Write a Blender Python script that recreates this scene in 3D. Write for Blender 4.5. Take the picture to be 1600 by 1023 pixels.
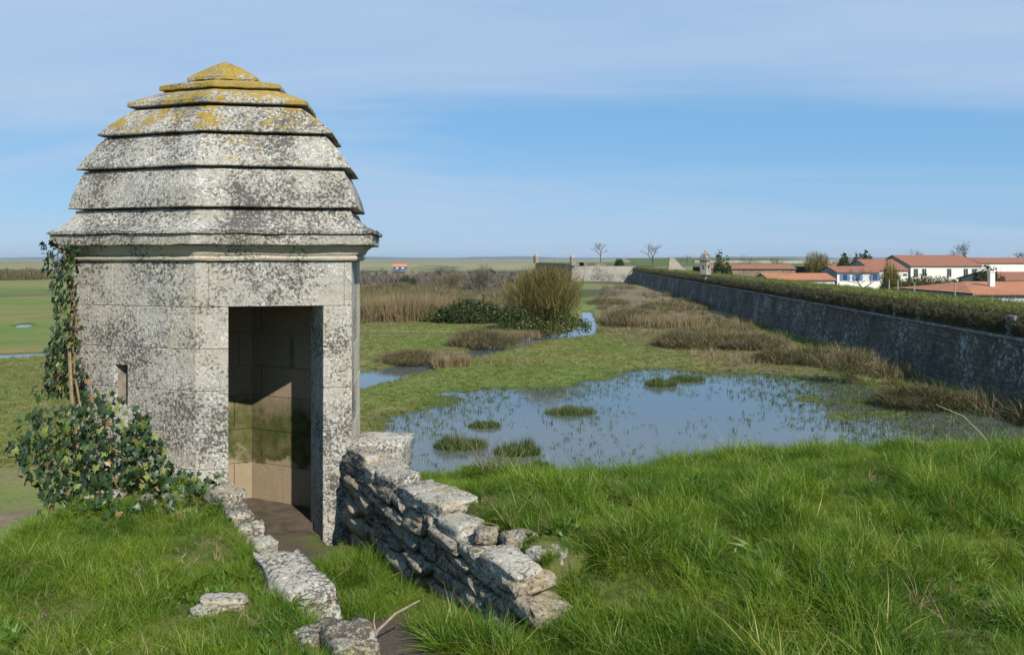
import bpy, math, random
import numpy as np
from mathutils import Vector, Matrix

for _o in list(bpy.data.objects):
    bpy.data.objects.remove(_o)
R = math.radians
SC = bpy.context.scene
COL = SC.collection
rng = np.random.default_rng(7)
random.seed(7)

# ------------------------------------------------------------------ camera
FPX = 1250.0            # focal length in pixels of the 1600 px wide photograph
HZ = 404.0              # horizon row
cam_d = bpy.data.cameras.new('camera')
cam = bpy.data.objects.new('camera', cam_d)
COL.objects.link(cam)
cam.location = (0, 0, 0)
cam.rotation_euler = (R(90), 0, 0)
cam_d.sensor_width = 36
cam_d.lens = 36 * FPX / 1600
cam_d.shift_y = -(511.5 - HZ) / 1600
cam_d.clip_start = 0.05
cam_d.clip_end = 60000
SC.camera = cam

# ------------------------------------------------------------------ light
SUN_EL, SUN_AZ = 40.0, 148.0        # azimuth clockwise from +Y (view direction)
world = bpy.data.worlds.new('World')
SC.world = world
world.use_nodes = True
wn = world.node_tree
wn.nodes.clear()
def N(nt, t, **kw):
    n = nt.nodes.new(t)
    for k, v in kw.items():
        if k == 'ins':
            for a, b in v.items():
                n.inputs[a].default_value = b
        else:
            setattr(n, k, v)
    return n
sky = N(wn, 'ShaderNodeTexSky', sky_type='NISHITA', sun_disc=False)
sky.sun_elevation = R(SUN_EL)
sky.sun_rotation = R(SUN_AZ)
sky.altitude = 10
sky.air_density = 1.0
sky.dust_density = 0.15
sky.ozone_density = 3.0
bg1 = N(wn, 'ShaderNodeBackground', ins={'Strength': 0.125})
wn.links.new(sky.outputs[0], bg1.inputs[0])
# thin cirrus veil, laid out on a plane high above the ground
tc = N(wn, 'ShaderNodeTexCoord')
sep = N(wn, 'ShaderNodeSeparateXYZ')
wn.links.new(tc.outputs['Generated'], sep.inputs[0])
zc = N(wn, 'ShaderNodeMath', operation='MAXIMUM', ins={1: 0.0})
wn.links.new(sep.outputs[2], zc.inputs[0])
zo = N(wn, 'ShaderNodeMath', operation='ADD', ins={1: 0.12})
wn.links.new(zc.outputs[0], zo.inputs[0])
dx = N(wn, 'ShaderNodeMath', operation='DIVIDE')
dy = N(wn, 'ShaderNodeMath', operation='DIVIDE')
wn.links.new(sep.outputs[0], dx.inputs[0]); wn.links.new(zo.outputs[0], dx.inputs[1])
wn.links.new(sep.outputs[1], dy.inputs[0]); wn.links.new(zo.outputs[0], dy.inputs[1])
cmb = N(wn, 'ShaderNodeCombineXYZ')
wn.links.new(dx.outputs[0], cmb.inputs[0]); wn.links.new(dy.outputs[0], cmb.inputs[1])
mp = N(wn, 'ShaderNodeMapping', ins={'Location': (2.0, 3.1, 0), 'Rotation': (0, 0, R(-16)), 'Scale': (0.34, 0.9, 1)})
wn.links.new(cmb.outputs[0], mp.inputs[0])
n1 = N(wn, 'ShaderNodeTexNoise', ins={'Scale': 0.6, 'Detail': 9, 'Roughness': 0.58, 'Distortion': 0.9})
wn.links.new(mp.outputs[0], n1.inputs['Vector'])
cr = N(wn, 'ShaderNodeMapRange', ins={1: 0.36, 2: 0.70, 3: 0.05, 4: 0.85})
cr.interpolation_type = 'SMOOTHSTEP'
wn.links.new(n1.outputs[0], cr.inputs[0])
bg2 = N(wn, 'ShaderNodeBackground', ins={'Color': (0.37, 0.48, 0.64, 1), 'Strength': 1.0})
mx = N(wn, 'ShaderNodeMixShader')
wn.links.new(cr.outputs[0], mx.inputs[0])
bg0 = N(wn, 'ShaderNodeBackground', ins={'Color': (0.105, 0.30, 0.555, 1), 'Strength': 1.0})   # clear blue of a dry spring sky
mx0 = N(wn, 'ShaderNodeMixShader', ins={0: 0.77})
wn.links.new(bg1.outputs[0], mx0.inputs[1]); wn.links.new(bg0.outputs[0], mx0.inputs[2])
wn.links.new(mx0.outputs[0], mx.inputs[1]); wn.links.new(bg2.outputs[0], mx.inputs[2])
wo = N(wn, 'ShaderNodeOutputWorld')
wn.links.new(mx.outputs[0], wo.inputs[0])

sd = bpy.data.lights.new('sun', 'SUN')
sd.energy = 5.0
sd.angle = R(0.55)
sd.color = (1.0, 0.94, 0.84)
sun = bpy.data.objects.new('sun', sd)
COL.objects.link(sun)
sv = Vector((math.sin(R(SUN_AZ)) * math.cos(R(SUN_EL)), math.cos(R(SUN_AZ)) * math.cos(R(SUN_EL)), math.sin(R(SUN_EL))))
sun.rotation_euler = sv.to_track_quat('Z', 'Y').to_euler()
sun.location = sv * 50

SC.view_settings.view_transform = 'Standard'
SC.view_settings.look = 'None'
SC.view_settings.gamma = 1
SC.view_settings.use_curve_mapping = False
SC.view_settings.exposure = 0.35
SC.render.engine = 'CYCLES'
SC.cycles.use_denoising = True
SC.cycles.max_bounces = 6
SC.cycles.transparent_max_bounces = 6
SC.cycles.caustics_reflective = False
SC.cycles.caustics_refractive = False

# ------------------------------------------------------------------ helpers
def P(px, py, z=-8.0):
    """a point of the plane at height z that the photograph shows at pixel px, py"""
    y = FPX * (-z) / (py - HZ)
    return ((px - 800) / FPX * y, y)
def PX(px, y):
    return (px - 800) / FPX * y
def PZ(py, y):
    return (HZ - py) / FPX * y

def mesh(name, v, f, mats=(), smooth=False, midx=None):
    me = bpy.data.meshes.new(name)
    v = np.asarray(v, dtype=float).reshape(-1, 3)
    if isinstance(f, np.ndarray):
        f = f.tolist()
    me.from_pydata(v.tolist(), [], f)
    for m in (mats if isinstance(mats, (list, tuple)) else [mats]):
        me.materials.append(m)
    if midx is not None:
        me.polygons.foreach_set('material_index', np.asarray(midx, dtype=np.int32))
    if smooth:
        me.polygons.foreach_set('use_smooth', np.ones(len(me.polygons), dtype=bool))
    me.update()
    return me
def link(name, me, parent=None, loc=None):
    o = bpy.data.objects.new(name, me)
    COL.objects.link(o)
    if parent is not None:
        o.parent = parent
    if loc is not None:
        o.location = loc
    return o
def obj(name, v, f, mats, parent=None, smooth=False, midx=None):
    return link(name, mesh(name, v, f, mats, smooth, midx), parent)
def tag(o, label, cat=None, group=None, kind=None):
    o['label'] = label
    if cat: o['category'] = cat
    if group: o['group'] = group
    if kind: o['kind'] = kind
    return o
def struct(o, label=None):
    o['kind'] = 'structure'
    if label: o['label'] = label
    return o
def empty(name, loc=(0, 0, 0)):
    o = bpy.data.objects.new(name, None)
    COL.objects.link(o)
    o.location = loc
    o.empty_display_size = 0.2
    return o
def kid(o, parent):
    """parent a world-space mesh to an empty that is not at the origin"""
    o.parent = parent
    o.matrix_parent_inverse = Matrix.Translation(parent.location).inverted()
    return o

class MB:
    def __init__(s): s.v = []; s.f = []; s.m = []
    def add(s, v, f, m=0):
        b = len(s.v)
        s.v.extend([tuple(p) for p in v]); s.f.extend([[b + i for i in q] for q in f]); s.m.extend([m] * len(f))
    def box(s, x0, x1, y0, y1, z0, z1, m=0):
        s.add([(x0, y0, z0), (x1, y0, z0), (x1, y1, z0), (x0, y1, z0), (x0, y0, z1), (x1, y0, z1), (x1, y1, z1), (x0, y1, z1)],
              [(3, 2, 1, 0), (4, 5, 6, 7), (0, 1, 5, 4), (1, 2, 6, 5), (2, 3, 7, 6), (3, 0, 4, 7)], m)
    def prism(s, poly, z0, z1, m=0):
        n = len(poly)
        s.add([(p[0], p[1], z0) for p in poly] + [(p[0], p[1], z1) for p in poly],
              [list(range(n))[::-1], list(range(n, 2 * n))] + [(i, (i + 1) % n, n + (i + 1) % n, n + i) for i in range(n)], m)
    def tube(s, pts, rad, n=6, m=0, cap=True):
        pts = [Vector(p) for p in pts]
        b = len(s.v); k = len(pts)
        for i, p in enumerate(pts):
            d = (pts[min(i + 1, k - 1)] - pts[max(i - 1, 0)]).normalized()
            a = d.orthogonal().normalized() if abs(d.z) > 0.9 else d.cross(Vector((0, 0, 1))).normalized()
            c = d.cross(a)
            for j in range(n):
                t = 2 * math.pi * j / n
                s.v.append(tuple(p + (a * math.cos(t) + c * math.sin(t)) * rad[i]))
        for i in range(k - 1):
            for j in range(n):
                s.f.append([b + i * n + j, b + i * n + (j + 1) % n, b + (i + 1) * n + (j + 1) % n, b + (i + 1) * n + j]); s.m.append(m)
        if cap:
            s.f.append([b + (k - 1) * n + j for j in range(n)]); s.m.append(m)
            s.f.append([b + j for j in range(n)][::-1]); s.m.append(m)
    def build(s, name, mats, parent=None, smooth=False):
        return obj(name, s.v, s.f, mats, parent, smooth, s.m)

# value noise
_T = np.random.default_rng(3).random((256, 256))
def vnoise(x, y):
    xi = np.floor(x).astype(int); yi = np.floor(y).astype(int)
    fx = x - xi; fy = y - yi
    fx = fx * fx * (3 - 2 * fx); fy = fy * fy * (3 - 2 * fy)
    a = _T[xi % 256, yi % 256]; b = _T[(xi + 1) % 256, yi % 256]
    c = _T[xi % 256, (yi + 1) % 256]; d = _T[(xi + 1) % 256, (yi + 1) % 256]
    return (a * (1 - fx) + b * fx) * (1 - fy) + (c * (1 - fx) + d * fx) * fy - 0.5
def fbm(x, y, o=4):
    r = 0; a = 1.0
    for i in range(o):
        r = r + a * vnoise(x * 2 ** i + 17.3 * i, y * 2 ** i + 9.1 * i); a *= 0.5
    return r
def sdist(x, y, poly):
    """signed distance to a polygon, negative inside"""
    poly = np.asarray(poly, float); n = len(poly)
    d = np.full(x.shape, 1e9); ins = np.zeros(x.shape, bool)
    for i in range(n):
        a = poly[i]; b = poly[(i + 1) % n]; e = b - a
        t = np.clip(((x - a[0]) * e[0] + (y - a[1]) * e[1]) / (e @ e), 0, 1)
        d = np.minimum(d, np.hypot(x - a[0] - t * e[0], y - a[1] - t * e[1]))
        c = ((a[1] > y) != (b[1] > y))
        xc = (b[0] - a[0]) * (y - a[1]) / (b[1] - a[1] + 1e-12) + a[0]
        ins ^= c & (x < xc)
    return np.where(ins, -d, d)
def sst(a, b, x):
    t = np.clip((x - a) / (b - a), 0, 1)
    return t * t * (3 - 2 * t)

# ------------------------------------------------------------------ materials
def newmat(name):
    m = bpy.data.materials.new(name); m.use_nodes = True
    nt = m.node_tree; nt.nodes.clear()
    out = N(nt, 'ShaderNodeOutputMaterial'); b = N(nt, 'ShaderNodeBsdfPrincipled')
    b.inputs['Roughness'].default_value = 0.9
    b.inputs['Specular IOR Level'].default_value = 0.25
    nt.links.new(b.outputs[0], out.inputs[0])
    return m, nt, b
def L(nt, a, b): nt.links.new(a, b)
def noise(nt, scale, detail=4, rough=0.55, vec=None, dist=0.0):
    n = N(nt, 'ShaderNodeTexNoise', ins={'Scale': scale, 'Detail': detail, 'Roughness': rough, 'Distortion': dist})
    if vec is not None: L(nt, vec, n.inputs['Vector'])
    return n.outputs[0]
def rng_(nt, v, a, b, c=0.0, d=1.0):
    n = N(nt, 'ShaderNodeMapRange', ins={1: a, 2: b, 3: c, 4: d}); n.clamp = True
    L(nt, v, n.inputs[0]); return n.outputs[0]
def mix(nt, f, a, b):
    n = N(nt, 'ShaderNodeMix', data_type='RGBA')
    for k, s in ((0, f), (6, a), (7, b)):
        if isinstance(s, (int, float)): n.inputs[k].default_value = s
        elif isinstance(s, tuple): n.inputs[k].default_value = (*s, 1)
        else: L(nt, s, n.inputs[k])
    return n.outputs[2]
def math_(nt, op, a, b=0.0):
    n = N(nt, 'ShaderNodeMath', operation=op)
    for k, s in ((0, a), (1, b)):
        if isinstance(s, (int, float)): n.inputs[k].default_value = s
        else: L(nt, s, n.inputs[k])
    return n.outputs[0]
def bump(nt, b, h, strength=0.5, dist=0.02):
    n = N(nt, 'ShaderNodeBump', ins={'Strength': strength, 'Distance': dist})
    L(nt, h, n.inputs['Height']); L(nt, n.outputs[0], b.inputs['Normal'])
def pos(nt):
    return N(nt, 'ShaderNodeNewGeometry').outputs['Position']
def posxyz(nt):
    s = N(nt, 'ShaderNodeSeparateXYZ'); L(nt, pos(nt), s.inputs[0]); return s.outputs

def plain(name, col, rough=0.8, var=0.25, scale=3.0, spec=0.25):
    m, nt, b = newmat(name)
    n = noise(nt, scale, 5, 0.6, pos(nt))
    c2 = tuple(c * (1 - var) for c in col)
    L(nt, mix(nt, rng_(nt, n, 0.35, 0.65), col, c2), b.inputs['Base Color'])
    b.inputs['Roughness'].default_value = rough
    b.inputs['Specular IOR Level'].default_value = spec
    return m
def stone(name, base, grey, dark=0.5, white=0.5, orange=0.0, oz=None, S=1.0, bs=0.6, algae=None):
    """weathered limestone with white and black lichen crusts, optional orange lichen and algae"""
    m, nt, b = newmat(name)
    p = pos(nt)
    big = noise(nt, 1.7 * S, 4, 0.6, p)
    col = mix(nt, rng_(nt, big, 0.38, 0.62), base, grey)
    med = noise(nt, 7 * S, 6, 0.68, p)
    fine = noise(nt, 38 * S, 5, 0.7, p)
    col = mix(nt, rng_(nt, fine, 0.3, 0.7, 0.0, 0.45), col, tuple(c * 0.62 for c in base))
    # white crust in rounded spots
    if white:
        wv = N(nt, 'ShaderNodeTexVoronoi', ins={'Scale': 46 * S, 'Randomness': 1.0})
        nz_ = N(nt, 'ShaderNodeTexNoise', ins={'Scale': 40 * S, 'Detail': 3}); L(nt, p, nz_.inputs['Vector'])
        va = N(nt, 'ShaderNodeVectorMath', operation='MULTIPLY_ADD'); va.inputs[1].default_value = (0.035 / S,) * 3
        L(nt, nz_.outputs['Color'], va.inputs[0]); L(nt, p, va.inputs[2]); L(nt, va.outputs[0], wv.inputs['Vector'])
        wide = rng_(nt, noise(nt, 15 * S, 6, 0.7, p), 0.5 - 0.1 * white, 0.62 - 0.1 * white, 0.0, 0.55)
        col = mix(nt, wide, col, (0.42, 0.41, 0.37))
        wsel = math_(nt, 'ADD', rng_(nt, wv.outputs['Distance'], 0.0, 0.62, 0.55, -0.35), rng_(nt, noise(nt, 4.5 * S, 5, 0.6, p), 0.3, 0.7, -0.55 + 0.55 * white, 0.25 + 0.35 * white))
        col = mix(nt, rng_(nt, wsel, 0.22, 0.42, 0.0, 0.9), col, (0.54, 0.53, 0.49))
    if dark:
        dsel = math_(nt, 'ADD', noise(nt, 42 * S, 4, 0.72, p, 0.3), rng_(nt, noise(nt, 1.9 * S, 5, 0.62, p), 0.32, 0.68, -0.20 + 0.10 * dark, 0.055 + 0.10 * dark))
        col = mix(nt, rng_(nt, dsel, 0.50, 0.61, 0.0, 0.88), col, (0.052, 0.049, 0.043))
    if orange:
        z = posxyz(nt)[2]
        osel = math_(nt, 'ADD', math_(nt, 'MULTIPLY', noise(nt, 5.5 * S, 8, 0.72, p), 0.72), math_(nt, 'MULTIPLY', noise(nt, 26 * S, 5, 0.75, p), 0.28))
        if oz:
            osel = math_(nt, 'ADD', osel, rng_(nt, z, oz[0], oz[1], -0.16, 0.16))
        col = mix(nt, rng_(nt, osel, 0.64 - 0.1 * orange, 0.70 - 0.1 * orange, 0.0, 0.88), col, mix(nt, fine, (0.20, 0.135, 0.014), (0.36, 0.24, 0.028)))
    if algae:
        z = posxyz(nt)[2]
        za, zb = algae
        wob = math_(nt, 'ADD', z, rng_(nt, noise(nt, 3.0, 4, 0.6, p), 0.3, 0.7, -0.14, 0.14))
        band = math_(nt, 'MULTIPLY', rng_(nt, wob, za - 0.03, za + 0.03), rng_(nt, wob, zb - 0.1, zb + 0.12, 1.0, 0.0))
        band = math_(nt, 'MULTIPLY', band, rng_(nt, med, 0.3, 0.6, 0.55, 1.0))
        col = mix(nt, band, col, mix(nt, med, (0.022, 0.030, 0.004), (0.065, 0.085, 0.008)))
    L(nt, col, b.inputs['Base Color'])
    hh = math_(nt, 'ADD', math_(nt, 'MULTIPLY', fine, 0.6), math_(nt, 'MULTIPLY', med, 1.0))
    bump(nt, b, hh, bs, 0.02 / S)
    return m

M = {}
M['lichen'] = stone('lichen limestone', (0.40, 0.355, 0.275), (0.30, 0.285, 0.25), 0.85, 0.75, 0.16)
M['roofstone'] = stone('roof limestone', (0.32, 0.295, 0.245), (0.25, 0.24, 0.21), 0.95, 0.7, 0.84, (0.1, 1.75))
M['cornice'] = stone('cornice limestone', (0.36, 0.32, 0.24), (0.30, 0.28, 0.24), 0.75, 0.55, 0.1)
M['clean'] = stone('clean limestone', (0.50, 0.43, 0.30), (0.44, 0.40, 0.31), 0.1, 0.15)
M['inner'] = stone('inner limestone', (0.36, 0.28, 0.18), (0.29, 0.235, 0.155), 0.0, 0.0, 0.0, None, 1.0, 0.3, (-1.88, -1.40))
M['joint'] = plain('joint mortar', (0.24, 0.21, 0.16), 0.95, 0.4, 14)
M['rubble'] = stone('rubble limestone', (0.33, 0.26, 0.16), (0.26, 0.225, 0.17), 0.7, 0.2, 0.34, None, 1.0, 1.0)
M['capstone'] = stone('pale limestone', (0.40, 0.33, 0.22), (0.34, 0.315, 0.26), 0.6, 0.55, 0.3, None, 1.0, 0.9)
M['rubblemortar'] = plain('earth mortar', (0.11, 0.085, 0.05), 0.95, 0.5, 18)
M['soil'] = plain('trodden soil', (0.105, 0.08, 0.058), 0.95, 0.45, 9)
M['bark'] = plain('dry twig bark', (0.30, 0.235, 0.17), 0.9, 0.4, 30)
M['vine'] = plain('ivy stem bark', (0.24, 0.17, 0.10), 0.9, 0.4, 30)

def blade_mat(name, cols, trans=0.35, dry=(0.36, 0.29, 0.10), dryamt=0.12):
    """thin leaf: colour varies by clump and by blade; some light passes through"""
    m, nt, b = newmat(name)
    nt.nodes.remove(b)
    out = [n for n in nt.nodes if n.type == 'OUTPUT_MATERIAL'][0]
    at = N(nt, 'ShaderNodeAttribute', attribute_name='bl')
    oi = N(nt, 'ShaderNodeObjectInfo')
    c = mix(nt, oi.outputs['Random'], cols[0], cols[1])
    n = noise(nt, 1.6, 5, 0.65, pos(nt))
    c = mix(nt, rng_(nt, n, 0.38, 0.62), c, cols[2])
    c = mix(nt, rng_(nt, at.outputs['Fac'], 1 - dryamt - 0.02, 1 - dryamt + 0.02), c, dry)
    d = N(nt, 'ShaderNodeBsdfDiffuse'); t = N(nt, 'ShaderNodeBsdfTranslucent'); g = N(nt, 'ShaderNodeBsdfGlossy', ins={'Roughness': 0.42})
    L(nt, c, d.inputs[0]); L(nt, c, t.inputs[0]); g.inputs[0].default_value = (0.75, 0.8, 0.7, 1)
    m1 = N(nt, 'ShaderNodeMixShader', ins={0: trans}); m2 = N(nt, 'ShaderNodeMixShader', ins={0: 0.022})
    L(nt, d.outputs[0], m1.inputs[1]); L(nt, t.outputs[0], m1.inputs[2])
    L(nt, m1.outputs[0], m2.inputs[1]); L(nt, g.outputs[0], m2.inputs[2])
    L(nt, m2.outputs[0], out.inputs[0])
    return m
M['grass'] = blade_mat('grass blades', [(0.130, 0.225, 0.014), (0.215, 0.290, 0.030), (0.070, 0.150, 0.010)], 0.42, (0.34, 0.29, 0.09), 0.10)
M['meadow'] = blade_mat('meadow blades', [(0.115, 0.19, 0.026), (0.18, 0.21, 0.045), (0.17, 0.16, 0.05)], 0.3, (0.30, 0.25, 0.11), 0.10)
M['rush'] = blade_mat('rush blades', [(0.055, 0.105, 0.022), (0.085, 0.13, 0.03), (0.045, 0.085, 0.02)], 0.25, (0.30, 0.24, 0.10), 0.15)
M['straw'] = blade_mat('dry reed blades', [(0.30, 0.22, 0.12), (0.40, 0.32, 0.19), (0.24, 0.17, 0.10)], 0.25, (0.10, 0.13, 0.03), 0.12)
M['scrub'] = blade_mat('parapet scrub blades', [(0.075, 0.068, 0.028), (0.11, 0.085, 0.042), (0.05, 0.062, 0.018)], 0.2, (0.16, 0.12, 0.06), 0.2)
M['bramble'] = blade_mat('bramble canes', [(0.17, 0.125, 0.07), (0.22, 0.165, 0.095), (0.12, 0.09, 0.05)], 0.1, (0.10, 0.13, 0.03), 0.22)
M['willow'] = blade_mat('willow twigs', [(0.20, 0.165, 0.045), (0.25, 0.20, 0.06), (0.14, 0.12, 0.04)], 0.15, (0.12, 0.10, 0.04), 0.15)
M['twig'] = blade_mat('bare twigs', [(0.15, 0.125, 0.10), (0.19, 0.16, 0.13), (0.12, 0.10, 0.08)], 0.05, (0.12, 0.10, 0.08), 0.1)
M['leafdark'] = blade_mat('dark evergreen leaves', [(0.030, 0.055, 0.014), (0.045, 0.075, 0.020), (0.022, 0.042, 0.012)], 0.2, (0.07, 0.09, 0.02), 0.15)
M['leafivy'] = blade_mat('shrub leaves', [(0.055, 0.095, 0.020), (0.085, 0.125, 0.026), (0.04, 0.07, 0.016)], 0.25, (0.16, 0.15, 0.04), 0.2)
M['weed'] = blade_mat('weed leaves', [(0.06, 0.135, 0.014), (0.10, 0.18, 0.022), (0.045, 0.11, 0.012)], 0.3, (0.16, 0.17, 0.03), 0.1)
def ivy_mat():
    m, nt, b = newmat('ivy leaf')
    oi = N(nt, 'ShaderNodeObjectInfo')
    at = N(nt, 'ShaderNodeAttribute', attribute_name='bl')
    r = math_(nt, 'FRACT', math_(nt, 'ADD', oi.outputs['Random'], at.outputs['Fac']))
    c = mix(nt, r, (0.015, 0.036, 0.010), (0.042, 0.074, 0.016))
    c = mix(nt, rng_(nt, r, 0.82, 0.88), c, (0.13, 0.16, 0.028))
    c = mix(nt, rng_(nt, r, 0.965, 0.97), c, (0.20, 0.11, 0.04))
    L(nt, c, b.inputs['Base Color'])
    b.inputs['Roughness'].default_value = 0.45
    b.inputs['Specular IOR Level'].default_value = 0.5
    return m
M['ivy'] = ivy_mat()

# ------------------------------------------------------------------ vegetation kit
def ribbons(p0, p1, p2, w, seg=3, side=None):
    """n bent tapering blades from arrays of start, middle and tip; returns verts, faces"""
    n = len(p0)
    if side is None:
        a = rng.random(n) * 2 * np.pi
        side = np.stack([np.cos(a), np.sin(a), np.zeros(n)], 1)
    w = np.broadcast_to(np.asarray(w, float), (n,))
    vs = []
    for k in range(seg + 1):
        t = k / seg
        c = p0 * (1 - t) ** 2 + 2 * p1 * t * (1 - t) + p2 * t * t
        ww = (w * (1 - 0.9 * t ** 1.5))[:, None] * side * 0.5
        vs += [c - ww, c + ww]
    v = np.stack(vs, 1).reshape(-1, 3)
    b = (np.arange(n) * (seg + 1) * 2)[:, None]
    f = np.concatenate([b + np.array([2 * k, 2 * k + 1, 2 * k + 3, 2 * k + 2]) for k in range(seg)], 1).reshape(-1, 4)
    return v, f
def leafquads(c, size, flat=0.0):
    n = len(c)
    u = rng.normal(size=(n, 3)); u /= np.linalg.norm(u, axis=1)[:, None]
    w = rng.normal(size=(n, 3)); w[:, 2] *= (1 - flat)
    w -= (w * u).sum(1)[:, None] * u; w /= np.linalg.norm(w, axis=1)[:, None]
    s = np.broadcast_to(np.asarray(size, float), (n,))[:, None]
    v = np.stack([c - u * s * .5, c + w * s * .34, c + u * s * .5, c - w * s * .34], 1).reshape(-1, 3)
    f = (np.arange(n) * 4)[:, None] + np.array([0, 1, 2, 3])
    return v, f
def blobj(name, v, f, mat, parent=None, per=None):
    """mesh object with a per-blade random value called bl"""
    me = mesh(name, v, f, mat)
    if per:
        at = me.attributes.new('bl', 'FLOAT', 'POINT')
        n = len(v) // per
        at.data.foreach_set('value', np.repeat(rng.random(n), per).astype(np.float32))
    return link(name, me, parent)
def tuft_collection(name, mat, nvar=6, blades=14, h=(0.12, 0.28), spread=0.05, w=0.006, bend=0.6):
    c = bpy.data.collections.new(name)
    for i in range(nvar):
        n = blades
        a = rng.random(n) * 2 * np.pi; r = rng.random(n) * spread
        p0 = np.stack([np.cos(a) * r, np.sin(a) * r, np.full(n, -0.02)], 1)
        hh = h[0] + rng.random(n) * (h[1] - h[0])
        a2 = a + rng.normal(size=n) * 0.8
        out = hh * bend * (0.25 + rng.random(n))
        d = np.stack([np.cos(a2), np.sin(a2), np.zeros(n)], 1)
        p1 = p0 + d * (out * 0.25)[:, None] + np.array([0, 0, 1]) * (hh * 0.75)[:, None]
        p2 = p0 + d * out[:, None] + np.array([0, 0, 1]) * (hh * (0.75 + 0.3 * rng.random(n)))[:, None]
        side = np.stack([-np.sin(a2), np.cos(a2), np.zeros(n)], 1)
        v, f = ribbons(p0, p1, p2, w * (0.6 + 0.8 * rng.random(n)), 3, side)
        me = mesh(name, v, f, mat)
        at = me.attributes.new('bl', 'FLOAT', 'POINT')
        at.data.foreach_set('value', np.repeat(rng.random(n), 8).astype(np.float32))
        c.objects.link(bpy.data.objects.new(name, me))
    return c
def scatter(name, pts, coll, scl, tilt=0.25, label=None, cat=None, base_rot=None):
    """one 'stuff' object: clumps of blades placed on the given points"""
    pts = np.asarray(pts, float); n = len(pts)
    me = bpy.data.meshes.new(name); me.from_pydata(pts.tolist(), [], [])
    a = me.attributes.new('scl', 'FLOAT', 'POINT'); a.data.foreach_set('value', np.asarray(scl, np.float32))
    rot = np.stack([rng.normal(size=n) * tilt, rng.normal(size=n) * tilt, rng.random(n) * 6.283], 1)
    if base_rot is not None: rot = base_rot
    a = me.attributes.new('rot', 'FLOAT_VECTOR', 'POINT'); a.data.foreach_set('vector', rot.astype(np.float32).ravel())
    o = link(name, me)
    g = bpy.data.node_groups.new(name, 'GeometryNodeTree')
    g.interface.new_socket('Geometry', in_out='INPUT', socket_type='NodeSocketGeometry')
    g.interface.new_socket('Geometry', in_out='OUTPUT', socket_type='NodeSocketGeometry')
    gi = N(g, 'NodeGroupInput'); go = N(g, 'NodeGroupOutput')
    ci = N(g, 'GeometryNodeCollectionInfo'); ci.inputs[0].default_value = coll
    ci.inputs['Separate Children'].default_value = True; ci.inputs['Reset Children'].default_value = True
    ip = N(g, 'GeometryNodeInstanceOnPoints'); ip.inputs['Pick Instance'].default_value = True
    s = N(g, 'GeometryNodeInputNamedAttribute', data_type='FLOAT'); s.inputs[0].default_value = 'scl'
    r = N(g, 'GeometryNodeInputNamedAttribute', data_type='FLOAT_VECTOR'); r.inputs[0].default_value = 'rot'
    rv = N(g, 'FunctionNodeRandomValue', data_type='INT')
    rv.inputs[4].default_value = 0; rv.inputs[5].default_value = len(coll.objects) - 1
    e2r = N(g, 'FunctionNodeEulerToRotation')
    g.links.new(gi.outputs[0], ip.inputs['Points']); g.links.new(ci.outputs[0], ip.inputs['Instance'])
    g.links.new(rv.outputs[2], ip.inputs['Instance Index'])
    g.links.new(r.outputs[0], e2r.inputs[0]); g.links.new(e2r.outputs[0], ip.inputs['Rotation'])
    g.links.new(s.outputs[0], ip.inputs['Scale']); g.links.new(ip.outputs[0], go.inputs[0])
    md = o.modifiers.new('scatter', 'NODES'); md.node_group = g
    if label: tag(o, label, cat, kind='stuff')
    return o
T_GRASS = tuft_collection('grass_clump', M['grass'], 10, 16, (0.08, 0.25), 0.06, 0.0066, 1.15)
T_MEADOW = tuft_collection('meadow_clump', M['meadow'], 6, 18, (0.06, 0.17), 0.26, 0.02, 0.9)
T_SCRUB = tuft_collection('scrub_clump', M['scrub'], 6, 22, (0.25, 0.6), 0.18, 0.03, 0.9)
T_STRAW = tuft_collection('straw_clump', M['straw'], 6, 20, (0.5, 1.3), 0.35, 0.035, 0.35)
T_RUSH = tuft_collection('rush_blades', M['rush'], 5, 9, (0.06, 0.24), 0.16, 0.02, 0.5)

# ================================================================== STRUCTURE
# ------------------------------------------------------------------ marsh
pond = [P(*p) for p in [(540, 690), (590, 664), (650, 641), (720, 622), (790, 606), (850, 606), (900, 603), (950, 594), (985, 583),
        (1020, 578), (1080, 584), (1190, 588), (1225, 598), (1262, 622), (1325, 662), (1400, 712), (1420, 800), (1300, 860), (900, 860), (540, 800)]]
swamp = [P(*p) for p in [(1200, 586), (1300, 592), (1440, 618), (1600, 655), (1700, 690), (1700, 800), (1400, 800), (1325, 662), (1262, 622)]]
stream = [P(*p) for p in [(500, 590), (560, 581), (630, 572), (668, 566), (720, 553), (770, 540), (830, 526), (880, 520), (903, 512), (905, 500), (912, 486),
        (922, 486), (930, 505), (936, 520), (905, 527), (850, 534), (790, 548), (740, 560), (690, 574), (665, 582), (610, 597), (560, 608), (500, 620)]]
ditch_l = [P(*p) for p in [(-260, 563), (0, 553.5), (70, 550.5), (160, 548), (160, 552), (70, 557), (0, 562), (-260, 575)]]
ditch_m = [P(*p) for p in [(520, 520), (600, 519.5), (700, 521), (800, 523), (800, 526), (700, 524.5), (600, 523), (520, 523.5)]]
puddle = [P(*p) for p in [(20, 510), (45, 505), (52, 509), (30, 513)]]
def axis(lo, fine0, fine1, hi, step, k=1.18):
    a = list(np.arange(fine0, fine1 + 1e-6, step)); s = step; x = fine1
    while x < hi: s *= k; x += s; a.append(min(x, hi))
    s = step; x = fine0; b = []
    while x > lo: s *= k; x -= s; b.append(max(x, lo))
    return np.array(b[::-1] + a)
gx = axis(-14000, -58, 62, 14000, 0.55); gy = axis(-300, 18, 150, 26000, 0.55)
GX, GY = np.meshgrid(gx, gy)
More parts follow.
